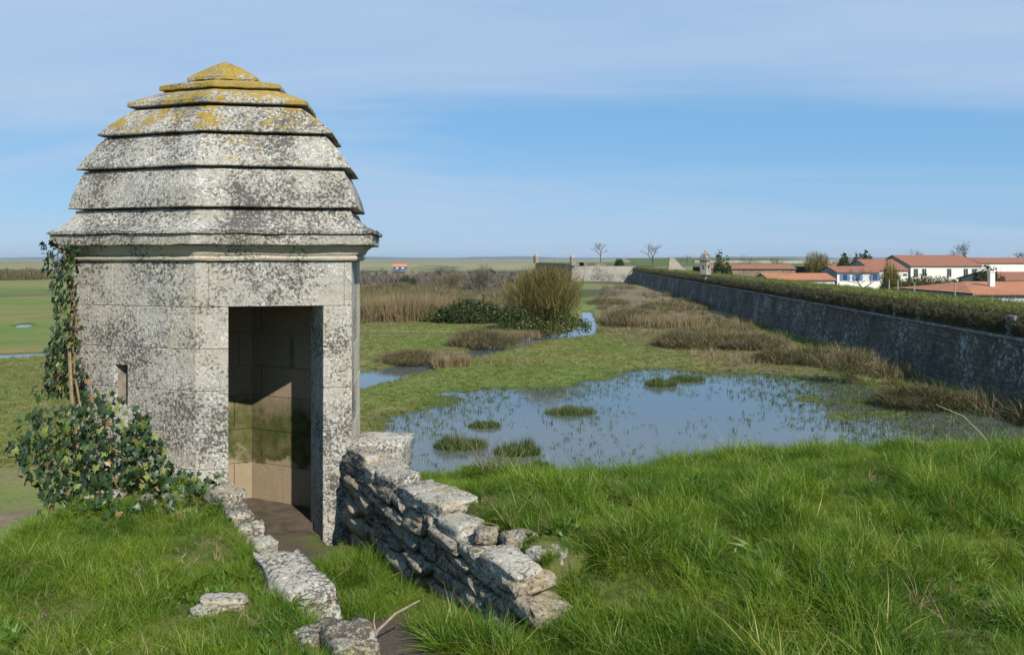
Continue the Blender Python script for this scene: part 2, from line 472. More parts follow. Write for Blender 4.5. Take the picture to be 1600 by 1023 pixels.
def marsh_h(x, y):
    h = 0.16 + 0.10 * fbm(x * 0.16, y * 0.16) + 0.05 * fbm(x * 0.9, y * 0.9, 3)
    h = h + 0.9 * sst(60, 200, y) * fbm(x * 0.02, y * 0.02, 3) * (y < 900)
    dp = sdist(x, y, pond) + 2.3 * fbm(x * 0.42, y * 0.42, 5)
    h = h - 0.34 * sst(2.4, -2.6, dp)
    h = h - 0.165 * sst(1.2, -1.2, sdist(x, y, swamp) + 0.8 * fbm(x * 0.5 + 4, y * 0.5, 3)) * sst(-1.5, 1.5, dp)
    for pl, wd in ((stream, 0.8), (ditch_l, 0.7), (ditch_m, 0.7), (puddle, 0.5)):
        d = sdist(x, y, pl) + 0.5 * fbm(x * 0.5, y * 0.5, 3)
        h = h - 0.5 * sst(wd, -wd, d)
    return h
GH = marsh_h(GX, GY)
far = np.hypot(GX, GY)
GH = np.where(far > 1200, 0.1, GH)
nx, ny = len(gx), len(gy)
idx = np.arange(nx * ny).reshape(ny, nx)
fq = np.stack([idx[:-1, :-1], idx[:-1, 1:], idx[1:, 1:], idx[1:, :-1]], -1).reshape(-1, 4)
def marsh_mat():
    m, nt, b = newmat('marsh turf')
    p = pos(nt); x, y, z = posxyz(nt)
    n1 = noise(nt, 0.10, 6, 0.62, p); n2 = noise(nt, 0.9, 6, 0.7, p); n3 = noise(nt, 6, 4, 0.7, p)
    mp_ = N(nt, 'ShaderNodeMapping', ins={'Scale': (0.004, 0.03, 1)}); L(nt, p, mp_.inputs[0])
    nb = noise(nt, 1.0, 3, 0.6, mp_.outputs[0])
    c = mix(nt, rng_(nt, n2, 0.3, 0.7), (0.085, 0.16, 0.020), (0.145, 0.195, 0.036))
    c = mix(nt, rng_(nt, n1, 0.43, 0.62, 0, 0.85), c, (0.22, 0.18, 0.07))
    c = mix(nt, rng_(nt, nb, 0.45, 0.6, 0, 0.75), c, (0.21, 0.19, 0.055))
    at = N(nt, 'ShaderNodeAttribute', attribute_name='heath')
    hs = rng_(nt, math_(nt, 'ADD', at.outputs['Fac'], rng_(nt, noise(nt, 0.5, 6, 0.72, p), 0.3, 0.7, -0.5, 0.5)), 0.42, 0.62)
    c = mix(nt, hs, c, mix(nt, rng_(nt, n2, 0.35, 0.65), (0.24, 0.175, 0.10), (0.14, 0.10, 0.062)))
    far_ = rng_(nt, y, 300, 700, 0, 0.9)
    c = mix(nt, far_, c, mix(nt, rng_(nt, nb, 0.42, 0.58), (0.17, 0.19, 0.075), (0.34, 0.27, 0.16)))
    c = mix(nt, rng_(nt, n3, 0.3, 0.7, 0.0, 0.35), c, (0.05, 0.06, 0.02))
    wet = rng_(nt, z, -8.02, -7.86, 1.0, 0.0)
    c = mix(nt, math_(nt, 'MULTIPLY', wet, 0.8), c, (0.042, 0.045, 0.018))
    L(nt, c, b.inputs['Base Color'])
    bump(nt, b, math_(nt, 'ADD', n3, n2), 0.8, 0.12)
    return m
M['marsh'] = marsh_mat()
marsh = obj('marsh_ground', np.stack([GX, GY, GH - 8.0], -1).reshape(-1, 3), fq, M['marsh'], smooth=True)
heath = np.zeros(GX.shape)
for pl, a_ in (([(925, 448), (985, 446), (1120, 470), (1280, 560), (1290, 588), (1180, 575), (1000, 545), (935, 520), (930, 480)], 0.85),
               ([(560, 440), (800, 436), (800, 515), (690, 508), (560, 515)], 0.95), ([(590, 556), (700, 540), (790, 528), (800, 540), (690, 572), (600, 585)], 0.75),
               ([(560, 424), (800, 424), (800, 440), (560, 440)], 0.8), ([(-300, 690), (60, 690), (110, 800), (60, 900), (-300, 900)], 0.42), ([(1100, 560), (1290, 570), (1290, 592), (1120, 585)], 0.8)):
    d_ = sdist(GX, GY, [P(*q_) for q_ in pl]); heath = np.maximum(heath, a_ * sst(1.5, -1.5, d_ / (1 + GY / 60)))
at_ = marsh.data.attributes.new('heath', 'FLOAT', 'POINT'); at_.data.foreach_set('value', heath.ravel().astype(np.float32))
struct(marsh, 'flat green and tan marsh meadow reaching the horizon')

def water_mat():
    m, nt, b = newmat('still water')
    b.inputs['Base Color'].default_value = (0.085, 0.095, 0.09, 1)
    b.inputs['Roughness'].default_value = 0.06
    b.inputs['Specular IOR Level'].default_value = 1.0
    b.inputs['IOR'].default_value = 1.33
    n = noise(nt, 2.2, 3, 0.5, pos(nt))
    bump(nt, b, n, 0.10, 0.05)
    return m
M['water'] = water_mat()
def sheet(name, poly, grow, z, label):
    a = np.array(poly); lo = a.min(0) - grow; hi = a.max(0) + grow
    return struct(obj(name, [(lo[0], lo[1], z), (hi[0], lo[1], z), (hi[0], hi[1], z), (lo[0], hi[1], z)], [[0, 1, 2, 3]], M['water']), label)
sheet('pond_water', pond + swamp, 1.5, -8.0, 'shallow flooded pond below the grass bank, reflecting the sky')
sheet('stream_water', stream, 0.5, -8.006, 'narrow stream winding between brambles and the big willow')
sheet('ditch_water', ditch_l, 1.0, -8.012, 'water-filled ditch across the green field left of the turret')
sheet('ditch_water', ditch_m, 0.2, -8.018, 'dark narrow ditch behind the mown meadow')
sheet('puddle_water', puddle, 0.3, -8.024, 'small puddle of standing water in the left field')

# ------------------------------------------------------------------ bastion under the camera
O2 = np.array([-1.40, 6.70]); DV = np.array([0.5, -0.866]); NV = np.array([0.866, 0.5])
PW = -0.87                                       # the passage lies at PW < u < 0
TOWER = np.array([(-3.765, 6.89), (-2.57, 6.50), (-1.352, 6.73), (-1.47, 7.72), (-2.55, 8.15), (-3.60, 7.75)])
INNER = np.array([(-3.30, 7.00), (-2.55, 6.86), (-1.66, 6.97), (-1.70, 7.28), (-2.49, 7.66), (-3.20, 7.32)])
TC = np.array([-2.60, 7.25])
def tu(x, y):
    return (x - O2[0]) * DV[0] + (y - O2[1]) * DV[1], (x - O2[0]) * NV[0] + (y - O2[1]) * NV[1]
def floor_z(t):
    return np.interp(t, [-2, 0.2, 1.2, 2.2, 3.4, 6.0, 9], [-2.29, -2.29, -2.22, -2.06, -1.88, -1.70, -1.65])
def edge_r(x):
    return np.interp(x, [-1.5, -0.8, 1.1, 3.1, 4.8, 9, 20], [6.5, 6.62, 7.1, 7.75, 7.75, 8.2, 9.5])
EDGE_L = -3.22
def bank_h(x, y):
    t, u = tu(x, y)
    fl = floor_z(t) + 0.015 * fbm(x * 4, y * 4, 3)
    zr = -1.68 - 0.16 * sst(1.6, 0.0, edge_r(x) - y) + 0.06 * fbm(x * 0.9 + 5, y * 0.9, 4) + 0.06 * np.exp(-((x - 2.6) ** 2 + (y - 5.6) ** 2) / 3) + 0.05 * sst(4.2, 2.5, y) - 0.07 * sst(3.6, 5.0, x) + 0.085 * sst(1.3, 0.2, u) * sst(3.4, 2.4, t) + 0.05 * fbm(x * 2.4, y * 2.4, 2)
    zl = -1.83 + 0.05 * fbm(x * 1.1, y * 1.1 + 8, 4) + 0.10 * sst(5.5, 2.0, y)
    wr = np.where(t < 2.85, sst(0.06, 0.24, u), sst(-0.15, 0.75, u))
    wl = sst(PW - 0.02, PW - 0.2, u)
    h = fl * (1 - wr) * (1 - wl) + zr * wr + zl * wl
    # edges of the bastion fall away
    h = h - 0.9 * sst(-0.15, 0.75, y - edge_r(x)) * (u > -0.2)
    h = h - 0.9 * sst(0.0, 0.6, EDGE_L - x - 0.10 * fbm(x * 2, y * 2, 3))
    ins = sdist(x, y, TOWER)
    h = np.where(ins < -0.10, -2.34, h)
    return h
bx = axis(-9, -3.9, 5.6, 22, 0.055, 1.15); by = axis(-9, 2.6, 8.9, 11.5, 0.055, 1.15)
BX, BY = np.meshgrid(bx, by)
BH = bank_h(BX, BY)
keep = ((BY - edge_r(BX) < 0.9) & (EDGE_L - BX < 0.75)) | (sdist(BX, BY, TOWER) < 0.2)
idx = np.arange(BX.size).reshape(BX.shape)
kq = keep[:-1, :-1] & keep[1:, 1:] & keep[:-1, 1:] & keep[1:, :-1]
fq = np.stack([idx[:-1, :-1], idx[:-1, 1:], idx[1:, 1:], idx[1:, :-1]], -1)[kq]
def bank_mat():
    m, nt, b = newmat('bank soil and moss')
    p = pos(nt)
    n = noise(nt, 5, 6, 0.7, p); n2 = noise(nt, 40, 4, 0.7, p)
    at = N(nt, 'ShaderNodeAttribute', attribute_name='path')
    c = mix(nt, rng_(nt, n, 0.35, 0.65), (0.075, 0.11, 0.018), (0.12, 0.11, 0.04))
    s = mix(nt, rng_(nt, n2, 0.3, 0.7), (0.115, 0.09, 0.066), (0.07, 0.055, 0.04))
    L(nt, mix(nt, at.outputs['Fac'], c, s), b.inputs['Base Color'])
    bump(nt, b, math_(nt, 'ADD', n, n2), 0.7, 0.03)
    return m
M['bank'] = bank_mat()
bank = obj('bastion_ground', np.stack([BX, BY, BH], -1).reshape(-1, 3), fq, M['bank'], smooth=True)
t_, u_ = tu(BX, BY)
soil = sst(PW - 0.12, PW + 0.12, u_) * sst(-0.30, -0.50, u_ + 0.16 * fbm(BX * 3, BY * 3, 3) - 0.12 * sst(0.6, 2.0, t_))
soil = np.maximum(soil, (sdist(BX, BY, TOWER) < 0.05) * 1.0)
at = bank.data.attributes.new('path', 'FLOAT', 'POINT')
at.data.foreach_set('value', soil.ravel().astype(np.float32))
struct(bank, 'grass bank of the bastion with a sunken path to the turret door')

# masonry skirt of the bastion, down to the marsh
sk = MB()
top = [(-3.72, -9), (-3.72, 6.9), (-3.55, 7.7), (-2.55, 8.1), (-1.5, 7.75), (-0.6, 7.15), (1.1, 7.6), (3.1, 8.25), (4.8, 8.25), (9, 8.7), (20, 10)]
cen = np.array([3.0, 0.0])
bot = []
for p in top:
    d = np.array([-1.0, 0]) if p[0] < -3.6 else np.array([-0.3, 1.0]) / 1.044
    bot.append((p[0] + d[0] * 1.1, p[1] + d[1] * 1.1))
for i in range(len(top) - 1):
    a, b_, c_, d_ = top[i], top[i + 1], bot[i + 1], bot[i]
    sk.add([(*d_, -8.4), (*c_, -8.4), (*b_, -2.35), (*a, -2.35)], [(3, 2, 1, 0)])
M['revet'] = stone('dark revetment stone', (0.085, 0.080, 0.072), (0.060, 0.060, 0.062), 0.5, 0.22, 0.0, None, 0.12, 1.0)
o = tag(sk.build('bastion_wall', M['revet']), 'battered stone face of the bastion under the near turret', 'wall')

# ------------------------------------------------------------------ watch turret
tower = empty('watch_turret', (TC[0], TC[1], -2.30))
tag(tower, 'large lichen-covered stone watch turret with stepped dome and open doorway in the foreground', 'turret')
def perim(poly):
    s = [0.0]
    for i in range(len(poly)):
        s.append(s[-1] + float(np.linalg.norm(poly[(i + 1) % len(poly)] - poly[i])))
    return s
SP = perim(TOWER)
def at_s(poly, S_, s):
    for i in range(len(poly)):
        if s <= S_[i + 1] + 1e-9:
            t = (s - S_[i]) / (S_[i + 1] - S_[i]); return poly[i] * (1 - t) + poly[(i + 1) % len(poly)] * t, i
    return poly[0], 0
def offset(poly, d):
    """offset polygon outward (counter-clockwise order) by d"""
    n = len(poly); out = []
    for i in range(n):
        a, b_, c_ = poly[i - 1], poly[i], poly[(i + 1) % n]
        e1 = (b_ - a) / np.linalg.norm(b_ - a); e2 = (c_ - b_) / np.linalg.norm(c_ - b_)
        n1_ = np.array([e1[1], -e1[0]]); n2_ = np.array([e2[1], -e2[0]])
        m_ = (n1_ + n2_); m_ = m_ / (m_ @ n1_)
        out.append(b_ + m_ * d)
    return np.array(out)
def block(poly, S_, s0, s1, z0, z1, th, jit=0.0, skew0=None, skew1=None):
    """one ashlar block that follows the wall line between two positions, corners included"""
    g = 0.0014
    s0 += g; s1 -= g; z0 += g; z1 -= g
    off = offset(poly, -th); po = offset(poly, jit)
    ts = [s0] + [S_[i] for i in range(1, len(poly)) if s0 + 0.01 < S_[i] < s1 - 0.01] + [s1]
    outer, inner = [], []
    for k, s in enumerate(ts):
        q, i = at_s(po, perim(po), s * perim(po)[-1] / S_[-1]) if False else (None, None)
        i = max(j for j in range(len(poly)) if S_[j] <= s + 1e-9)
        t = (s - S_[i]) / (S_[i + 1] - S_[i])
        j = (i + 1) % len(poly)
        outer.append(po[i] * (1 - t) + po[j] * t)
        q = off[i] * (1 - t) + off[j] * t
        sk_ = skew0 if (k == 0 and skew0 is not None) else (skew1 if (k == len(ts) - 1 and skew1 is not None) else None)
        if sk_ is not None: q = outer[-1] + sk_
        inner.append(q)
    return outer + inner[::-1]
wall = MB()
DOORL, DOORR = SP[1] + 0.206 * (SP[2] - SP[1]), SP[1] + 0.811 * (SP[2] - SP[1])
LINTEL = -0.395
SKEW = np.array([-0.5, 0.866]) * 0.36
core_o = offset(TOWER, -0.009)
core_b = offset(TOWER, -0.15)
def seg(a, b_, c_, d_, z0, z1):
    wall.prism([a, b_, c_, d_], z0, z1)
pL, _ = at_s(core_o, SP, DOORL - 0.03); pR, _ = at_s(core_o, SP, DOORR + 0.03)
ins_o = offset(INNER, 0.012)
for i in range(6):
    a, b_ = core_o[i], core_o[(i + 1) % 6]; c_, d_ = ins_o[(i + 1) % 6], ins_o[i]
    if i == 1:
        seg(a, pL, pL + SKEW * 0.93, d_, -2.6, -0.02)
        seg(pR, b_, c_, pR + SKEW * 0.93, -2.6, -0.02)
        seg(pL, pR, pR + SKEW * 0.93, pL + SKEW * 0.93, LINTEL + 0.03, -0.02)
    elif i == 0:      # leave a recess behind the loophole of the left face
        t0, t1 = 0.34, 0.455
        q = [a * (1 - t) + b_ * t for t in (t0, t1)]; r_ = [d_ * (1 - t) + c_ * t for t in (t0, t1)]
        seg(a, q[0], r_[0], d_, -2.6, -0.02); seg(q[1], b_, c_, r_[1], -2.6, -0.02)
        seg(q[0], q[1], r_[1], r_[0], -2.6, -1.245); seg(q[0], q[1], r_[1], r_[0], -0.89, -0.02)
        w0, w1 = q[0] * 0.45 + r_[0] * 0.55, q[1] * 0.45 + r_[1] * 0.55
        seg(w0, w1, r_[1], r_[0], -1.246, -0.889)
    else:
        seg(a, b_, c_, d_, -2.6, -0.02)
core = kid(wall.build('wall', M['joint']), tower)
courses = [-2.62, -2.02, -1.72, -1.42, -1.08, -0.74, LINTEL, -0.022]
def add_block(s0, s1, z0, z1, th=0.13, mat='lichen', k0=None, k1=None):
    mb = MB(); mb.prism(block(TOWER, SP, s0, s1, z0, z1, th, rng.random() * 0.004, k0, k1), z0 + 0.0014, z1 - 0.0014)
    o = mb.build('ashlar_block', M[mat], core)
    bv = o.modifiers.new('worn edge', 'BEVEL'); bv.width = 0.004; bv.segments = 1; bv.limit_method = 'ANGLE'; bv.angle_limit = R(50)
    return o
SL0, SL1 = SP[0] + 0.345 * (SP[1] - SP[0]), SP[0] + 0.45 * (SP[1] - SP[0])
for k in range(len(courses) - 1):
    z0, z1 = courses[k], courses[k + 1]
    last = k == len(courses) - 2
    # joints of this course; corner stones wrap round the corners
    lefts = [0.16 + 0.16 * (k % 2), 0.52 + 0.2 * ((k + 1) % 2)]
    cuts = [lefts[0]]
    if k in (3, 4):
        cuts += [SL0, SL1, SP[1] - 0.20]
    else:
        cuts += [SP[0] + 0.55 * (1 + 0.25 * ((k * 7) % 3 - 1)), SP[1] - (0.22 if k % 2 else 0.10)]
    if last:
        cuts += [SP[1] + 0.10, SP[2] - 0.06]
    else:
        cuts += [DOORL, DOORR]
    if not last and k % 2 == 0: cuts += [SP[2] + 0.25]
    else: cuts += [SP[2] + 0.55]
    cuts += [SP[3] - 0.2, SP[3] + 0.5, SP[4] + 0.2, SP[4] + 0.8, SP[5] + 0.3, SP[5] + 0.75]
    cuts = sorted(cuts)
    full = SP[-1]
    for a, b_ in zip(cuts, cuts[1:] + [None]):
        if b_ is None: b_ = full - 0.004
        if abs(a - DOORL) < 1e-6 and not last: continue
        if k in (3, 4) and abs(a - SL0) < 1e-6:
            if k == 4: add_block(a, b_, -0.895, z1)
            else: add_block(a, b_, z0, -1.238)
            continue
        dl = abs(b_ - DOORL) < 1e-6; dr = abs(a - DOORR) < 1e-6
        th = 0.13
        if last and a < DOORL and b_ > DOORR: th = 0.36
        add_block(a, b_, z0, z1, th, 'clean' if (a >= SP[2] + 0.2 and a < SP[3]) else 'lichen', SKEW if dr else None, SKEW if dl else None)
    add_block(0.004, cuts[0], z0, z1)
# inner lining, large ashlars
SI = perim(INNER)
icourses = [-2.32, -1.94, -1.62, -1.30, -1.02, -0.70, -0.42, -0.02]
def add_lining(s0, s1, z0, z1):
    rev = INNER
    g = 0.003; th = -0.06
    off = offset(INNER, 0.10); fr = offset(INNER, -0.0 - rng.random() * 0.003)
    ts = [s0 + g] + [SI[i] for i in range(1, 6) if s0 + 0.01 < SI[i] < s1 - 0.01] + [s1 - g]
    a_, b_ = [], []
    for s in ts:
        i = max(j for j in range(6) if SI[j] <= s + 1e-9); t = (s - SI[i]) / (SI[i + 1] - SI[i]); j = (i + 1) % 6
        a_.append(fr[i] * (1 - t) + fr[j] * t); b_.append(off[i] * (1 - t) + off[j] * t)
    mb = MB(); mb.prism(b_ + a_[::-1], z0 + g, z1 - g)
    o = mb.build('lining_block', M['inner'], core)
# the lining sits proud of the core: pull the core back there by using the recess between the two faces
for k in range(len(icourses) - 1):
    z0, z1 = icourses[k], icourses[k + 1]
    sA, sB = SI[2] + 0.02, SI[6] - 0.02
    cuts = [sA, SI[3] + (0.22 if k % 2 else 0.5), SI[4] + (-0.12 if k % 2 else 0.16), SI[4] + (0.45 if k % 2 else 0.62), SI[5] + 0.2, sB]
    if k == 4:
        s_l = SI[3] + 0.36; cuts = [sA, SI[3] + 0.12, s_l, s_l + 0.055, SI[4] + 0.12, SI[5] - 0.2, SI[5] + 0.3, sB]
    for a, b_ in zip(cuts, cuts[1:]):
        if k == 4 and abs(a - s_l) < 1e-6: 
            add_lining(a, b_, z1 - 0.04, z1)
            continue
        add_lining(a, b_, z0, z1)
mb = MB(); mb.prism([tuple(p) for p in offset(INNER, 0.05)], -2.36, -2.285)
kid(mb.build('floor', M['soil']), tower)
mb = MB(); mb.prism([tuple(p) for p in offset(TOWER, -0.05)], -0.018, 0.05)
kid(mb.build('ceiling', M['inner']), tower)

# roof: stepped courses lofted from the wall plan
def loft(profile, n_edge=12, wob=0.006, cap_top=False, cap_bot=True):
    """profile: (scale about the axis, z) from bottom to top; edges get small irregularities"""
    base = []
    for i in range(6):
        for j in range(n_edge):
            t = j / n_edge; base.append(TOWER[i] * (1 - t) + TOWER[(i + 1) % 6] * t)
    base = np.array(base) - TC; m_ = len(base)
    v = []; f = []
    ph = rng.random() * 100
    for k, (s, z) in enumerate(profile):
        q = base * s
        nn = fbm(np.arange(m_) * 0.8 + ph, np.full(m_, k * 0.6 + ph), 3) * 2 * wob
        nz = fbm(np.arange(m_) * 0.6 + ph + 40, np.full(m_, k * 0.4), 3) * 2 * wob
        rr = 1 + nn / np.maximum(np.hypot(q[:, 0], q[:, 1]), 0.05)
        v.append(np.stack([TC[0] + q[:, 0] * rr, TC[1] + q[:, 1] * rr, z + nz], 1))
    v = np.concatenate(v)
    for k in range(len(profile) - 1):
        for j in range(m_):
            f.append([k * m_ + j, k * m_ + (j + 1) % m_, (k + 1) * m_ + (j + 1) % m_, (k + 1) * m_ + j])
    f.append(list(range(m_))[::-1]); f.append([(len(profile) - 1) * m_ + j for j in range(m_)])
    return v, f
def roofpart(name, prof, mat, parent, wob=0.006):
    v, f = loft(prof, 12, wob)
    o = obj(name, v, f, M[mat], None)
    if parent is tower: kid(o, tower)
    else: o.parent = parent
    return o
roof = roofpart('roof', [(0.94, 0.02), (0.90, 0.40), (0.78, 0.74), (0.56, 1.03), (0.32, 1.30), (0.12, 1.54)], 'joint', tower)
tiers = [(1.044, 0.424), (0.991, 0.763), (0.857, 1.061), (0.664, 1.323), (0.452, 1.487), (0.265, 1.596)]
for k in range(5):
    (s0, z0), (s1, z1) = tiers[k], tiers[k + 1]
    si = s1 - 0.050; lip = 0.020 if k < 3 else 0.040; gap = 0.019 if k < 3 else 0.008
    pr = [(s0 - 0.13, z0 - 0.004), (s0 - 0.006, z0), (s0, z0 + 0.006), (s0 - 0.004, z0 + lip)]
    for t in (0.35, 0.65, 0.85):
        bul = 0.007 * math.sin(math.pi * t)
        pr.append((s0 + (si - s0) * t + bul, z0 + lip + (z1 - gap - z0 - lip) * t))
    pr.append((si, z1 - gap)); pr.append((si - 0.10, z1 - gap + 0.02))
    roofpart('roof_course', pr, 'roofstone', roof, 0.0028)
roofpart('cap_stone', [(0.15, 1.578), (0.262, 1.582), (0.268, 1.588), (0.262, 1.615), (0.19, 1.668), (0.115, 1.718), (0.05, 1.755), (0.01, 1.775)], 'roofstone', roof, 0.006)
roofpart('roof_course', [(1.10, 0.2045), (1.180, 0.206), (1.184, 0.230), (1.12, 0.258), (1.06, 0.295), (1.012, 0.345), (0.992, 0.405), (0.90, 0.418)], 'roofstone', roof, 0.007)
roofpart('cornice_slab', [(1.06, 0.108), (1.148, 0.111), (1.154, 0.118), (1.156, 0.200), (1.06, 0.2035)], 'cornice', roof, 0.004)
roofpart('cornice_cavetto', [(1.030, 0.026), (1.042, 0.030), (1.052, 0.05), (1.068, 0.078), (1.094, 0.100), (1.098, 0.1065), (1.0, 0.1068)], 'clean', roof, 0.003)
roofpart('cornice_torus', [(0.99, -0.021), (1.022, -0.021), (1.038, -0.012), (1.044, 0.002), (1.038, 0.018), (1.025, 0.0245), (0.98, 0.0248)], 'clean', roof, 0.003)

# ------------------------------------------------------------------ rubble retaining wall on the right of the passage
def stone_mesh(name, mat, n=3, seed=0, rough=0.16):
    """rounded irregular block of unit size"""
    r = np.random.default_rng(seed)
    v = []; f = []; key = {}
    def vid(p):
        k = tuple(np.round(p, 5))
        if k not in key: key[k] = len(v); v.append(np.array(p))
        return key[k]
    for ax in range(3):
        for sg in (-1, 1):
            for i in range(n):
                for j in range(n):
                    q = []
                    for (a, b_) in ((i, j), (i + 1, j), (i + 1, j + 1), (i, j + 1)):
                        p = [0, 0, 0]; p[ax] = sg; p[(ax + 1) % 3] = 2 * a / n - 1; p[(ax + 2) % 3] = 2 * b_ / n - 1
                        q.append(vid(p))
                    f.append(q if sg > 0 else q[::-1])
    v = np.array(v)
    l4 = (np.abs(v) ** 14).sum(1) ** (1 / 14)
    v = v / l4[:, None] * (0.96 + 0.0 * l4[:, None])
    for fq_, am in ((1.3, 0.9), (3.3, 0.7), (8.0, 0.45)):
        a0 = r.random(3) * 50
        for ax in range(3):
            v[:, ax] += am * rough * 1.3 * fbm(v[:, (ax + 1) % 3] * fq_ + a0[0] + ax * 7 + v[:, ax] * fq_ * 0.7, v[:, (ax + 2) % 3] * fq_ + a0[1] - v[:, ax] * fq_ * 0.5, 2)
    v += r.normal(size=v.shape) * rough * 0.05
    sh = r.normal(size=3) * 0.12
    v[:, 0] += v[:, 2] * sh[0]; v[:, 2] += v[:, 0] * sh[1] * 0.6
    me = mesh(name, v * 0.5, f, mat, True)
    return me
SM = [stone_mesh('stone', M['rubble'], 4, s, 0.2) for s in range(10)]
CM = [stone_mesh('cap_stone', M['capstone'], 7, s + 50, 0.17) for s in range(6)]
ANG = math.atan2(DV[1], DV[0])
def place(name, me, t, u, z, l, d, h, parent=None, rz=0.0, tilt=0.0, roll=0.0):
    o = link(name, me)
    p = O2 + DV * t + NV * u
    o.location = (p[0], p[1], z); o.rotation_euler = (roll, tilt, ANG + rz); o.scale = (l, d, h)
    if parent is not None: kid(o, parent)
    return o
rw = empty('rubble_wall', (O2[0], O2[1], -2.3))
tag(rw, 'low rubble stone retaining wall along the path right of the turret door', 'wall')
mb = MB()
for k in range(13):
    t0, t1 = 0.02 + k * 0.205, 0.02 + (k + 1) * 0.205
    q = [O2 + DV * t0 + NV * 0.07, O2 + DV * t1 + NV * 0.07, O2 + DV * t1 + NV * 0.36, O2 + DV * t0 + NV * 0.36]
    mb.prism(q, float(floor_z(t0)) - 0.3, -1.70)
kid(mb.build('wall_core', M['rubblemortar']), rw)
z = -2.36; row = 0
while z < -1.76:
    hrow = 0.075 + 0.035 * rng.random()
    t = 0.03 + 0.08 * rng.random()
    while t < 2.72:
        l = 0.15 + 0.26 * rng.random()
        if z + hrow > float(floor_z(t)) - 0.04:
            hh = hrow * (0.85 + 0.35 * rng.random())
            place('stone', SM[int(rng.integers(10))], t + l / 2, 0.10 + 0.03 * rng.normal() * 0.6, z + hrow / 2 + 0.012 * rng.normal(), l * 1.06, 0.24 + 0.05 * rng.random(), hh * 1.08, rw,
                  rng.normal() * 0.05, rng.normal() * 0.05, rng.normal() * 0.08)
        t += l
    z += hrow
for (t, l, d, h, zt, u, rz) in [(0.24, 0.40, 0.30, 0.17, -1.57, 0.11, 0.05), (0.60, 0.30, 0.34, 0.14, -1.60, 0.12, -0.12), (0.93, 0.34, 0.26, 0.16, -1.585, 0.10, 0.06), (1.30, 0.36, 0.34, 0.15, -1.60, 0.13, -0.05),
                                (1.66, 0.33, 0.38, 0.15, -1.575, 0.15, 0.1), (2.00, 0.30, 0.24, 0.13, -1.63, 0.09, 0.0), (2.30, 0.30, 0.20, 0.12, -1.69, 0.06, -0.07), (2.66, 0.38, 0.22, 0.17, -1.655, 0.07, 0.03)]:
    h *= 0.72; d *= 0.85
    place('cap_stone', CM[int(rng.integers(6))], t, u, zt - h / 2, l * 1.08, d, h * 1.1, rw, rz, rng.normal() * 0.06, rng.normal() * 0.08)
o = link('stone_block', stone_mesh('stone_block', M['lichen'], 5, 91, 0.05)); o.location = (-1.14, 6.98, -1.70); o.scale = (0.50, 0.46, 0.32); o.rotation_euler = (0, 0, -0.12)
tag(o, 'squared lichen-speckled stone block beside the right jamb, above the pond', 'stone')
# loose stones of the left edge of the passage
def rock(px, py, z, l, d, h, rz, label, me=None, mat=None, seed=0, n=5):
    x, y = P(px, py, z)
    o = link('rock', me or stone_mesh('rock', mat or M['capstone'], n + 3, seed, 0.2)); o.location = (x, y, z - h * 0.35); o.scale = (l, d, h); o.rotation_euler = (0.05 * (seed % 3 - 1), 0.04 * (seed % 5 - 2), rz)
    return tag(o, label, 'rock', 'loose stones along the sunken path')
rock(462, 902, -1.76, 0.62, 0.27, 0.22, ANG + 0.12, 'long pale slab edging the left of the sunken path', seed=3, n=6)
rock(548, 1003, -1.74, 0.30, 0.22, 0.30, ANG, 'orange-lichened stone at the bottom edge, left of the path', mat=M['rubble'], seed=4)
rock(412, 846, -1.80, 0.20, 0.14, 0.12, ANG, 'small white-crusted stone between the long slab and the doorway', seed=5)
rock(392, 822, -1.84, 0.18, 0.16, 0.12, 0.4, 'small rough stone just below the left door jamb', seed=6)
rock(372, 800, -1.80, 0.26, 0.18, 0.17, ANG, 'mossy stone at the foot of the left door jamb', mat=M['rubble'], seed=7)
rock(352, 768, -1.74, 0.30, 0.22, 0.18, ANG + 0.3, 'yellow-lichened stone against the turret base left of the door', mat=M['rubble'], seed=8)
rock(350, 934, -1.74, 0.22, 0.15, 0.06, 0.3, 'flat grey stone half buried in the left grass', seed=9)
rock(322, 948, -1.745, 0.14, 0.10, 0.05, 1.0, 'smaller flat stone nearer the camera in the left grass', seed=10)
rock(500, 985, -1.755, 0.24, 0.16, 0.14, 0.6, 'broken earthy stone under the end of the long slab', mat=M['rubble'], seed=11)
rock(172, 772, -1.80, 0.28, 0.2, 0.2, 0.2, 'pale stone poking out below the ivy', seed=12)
rock(245, 776, -1.80, 0.32, 0.16, 0.12, 0.0, 'low rough stone at the turret foot between ivy and door', seed=13)
rock(882, 806, -1.60, 0.13, 0.10, 0.09, 0.5, 'small whitish stone alone in the right grass', seed=14)
rock(812, 838, -1.61, 0.20, 0.13, 0.16, 0.2, 'upright grey stone in the grass behind the rubble wall', mat=M['rubble'], seed=15)
rock(855, 858, -1.63, 0.24, 0.13, 0.10, -0.5, 'flat grey stone in the grass near the wall end', seed=16)
rock(760, 828, -1.61, 0.14, 0.12, 0.08, 0.1, 'little orange-tinged stone behind the middle of the rubble wall', mat=M['rubble'], seed=17)

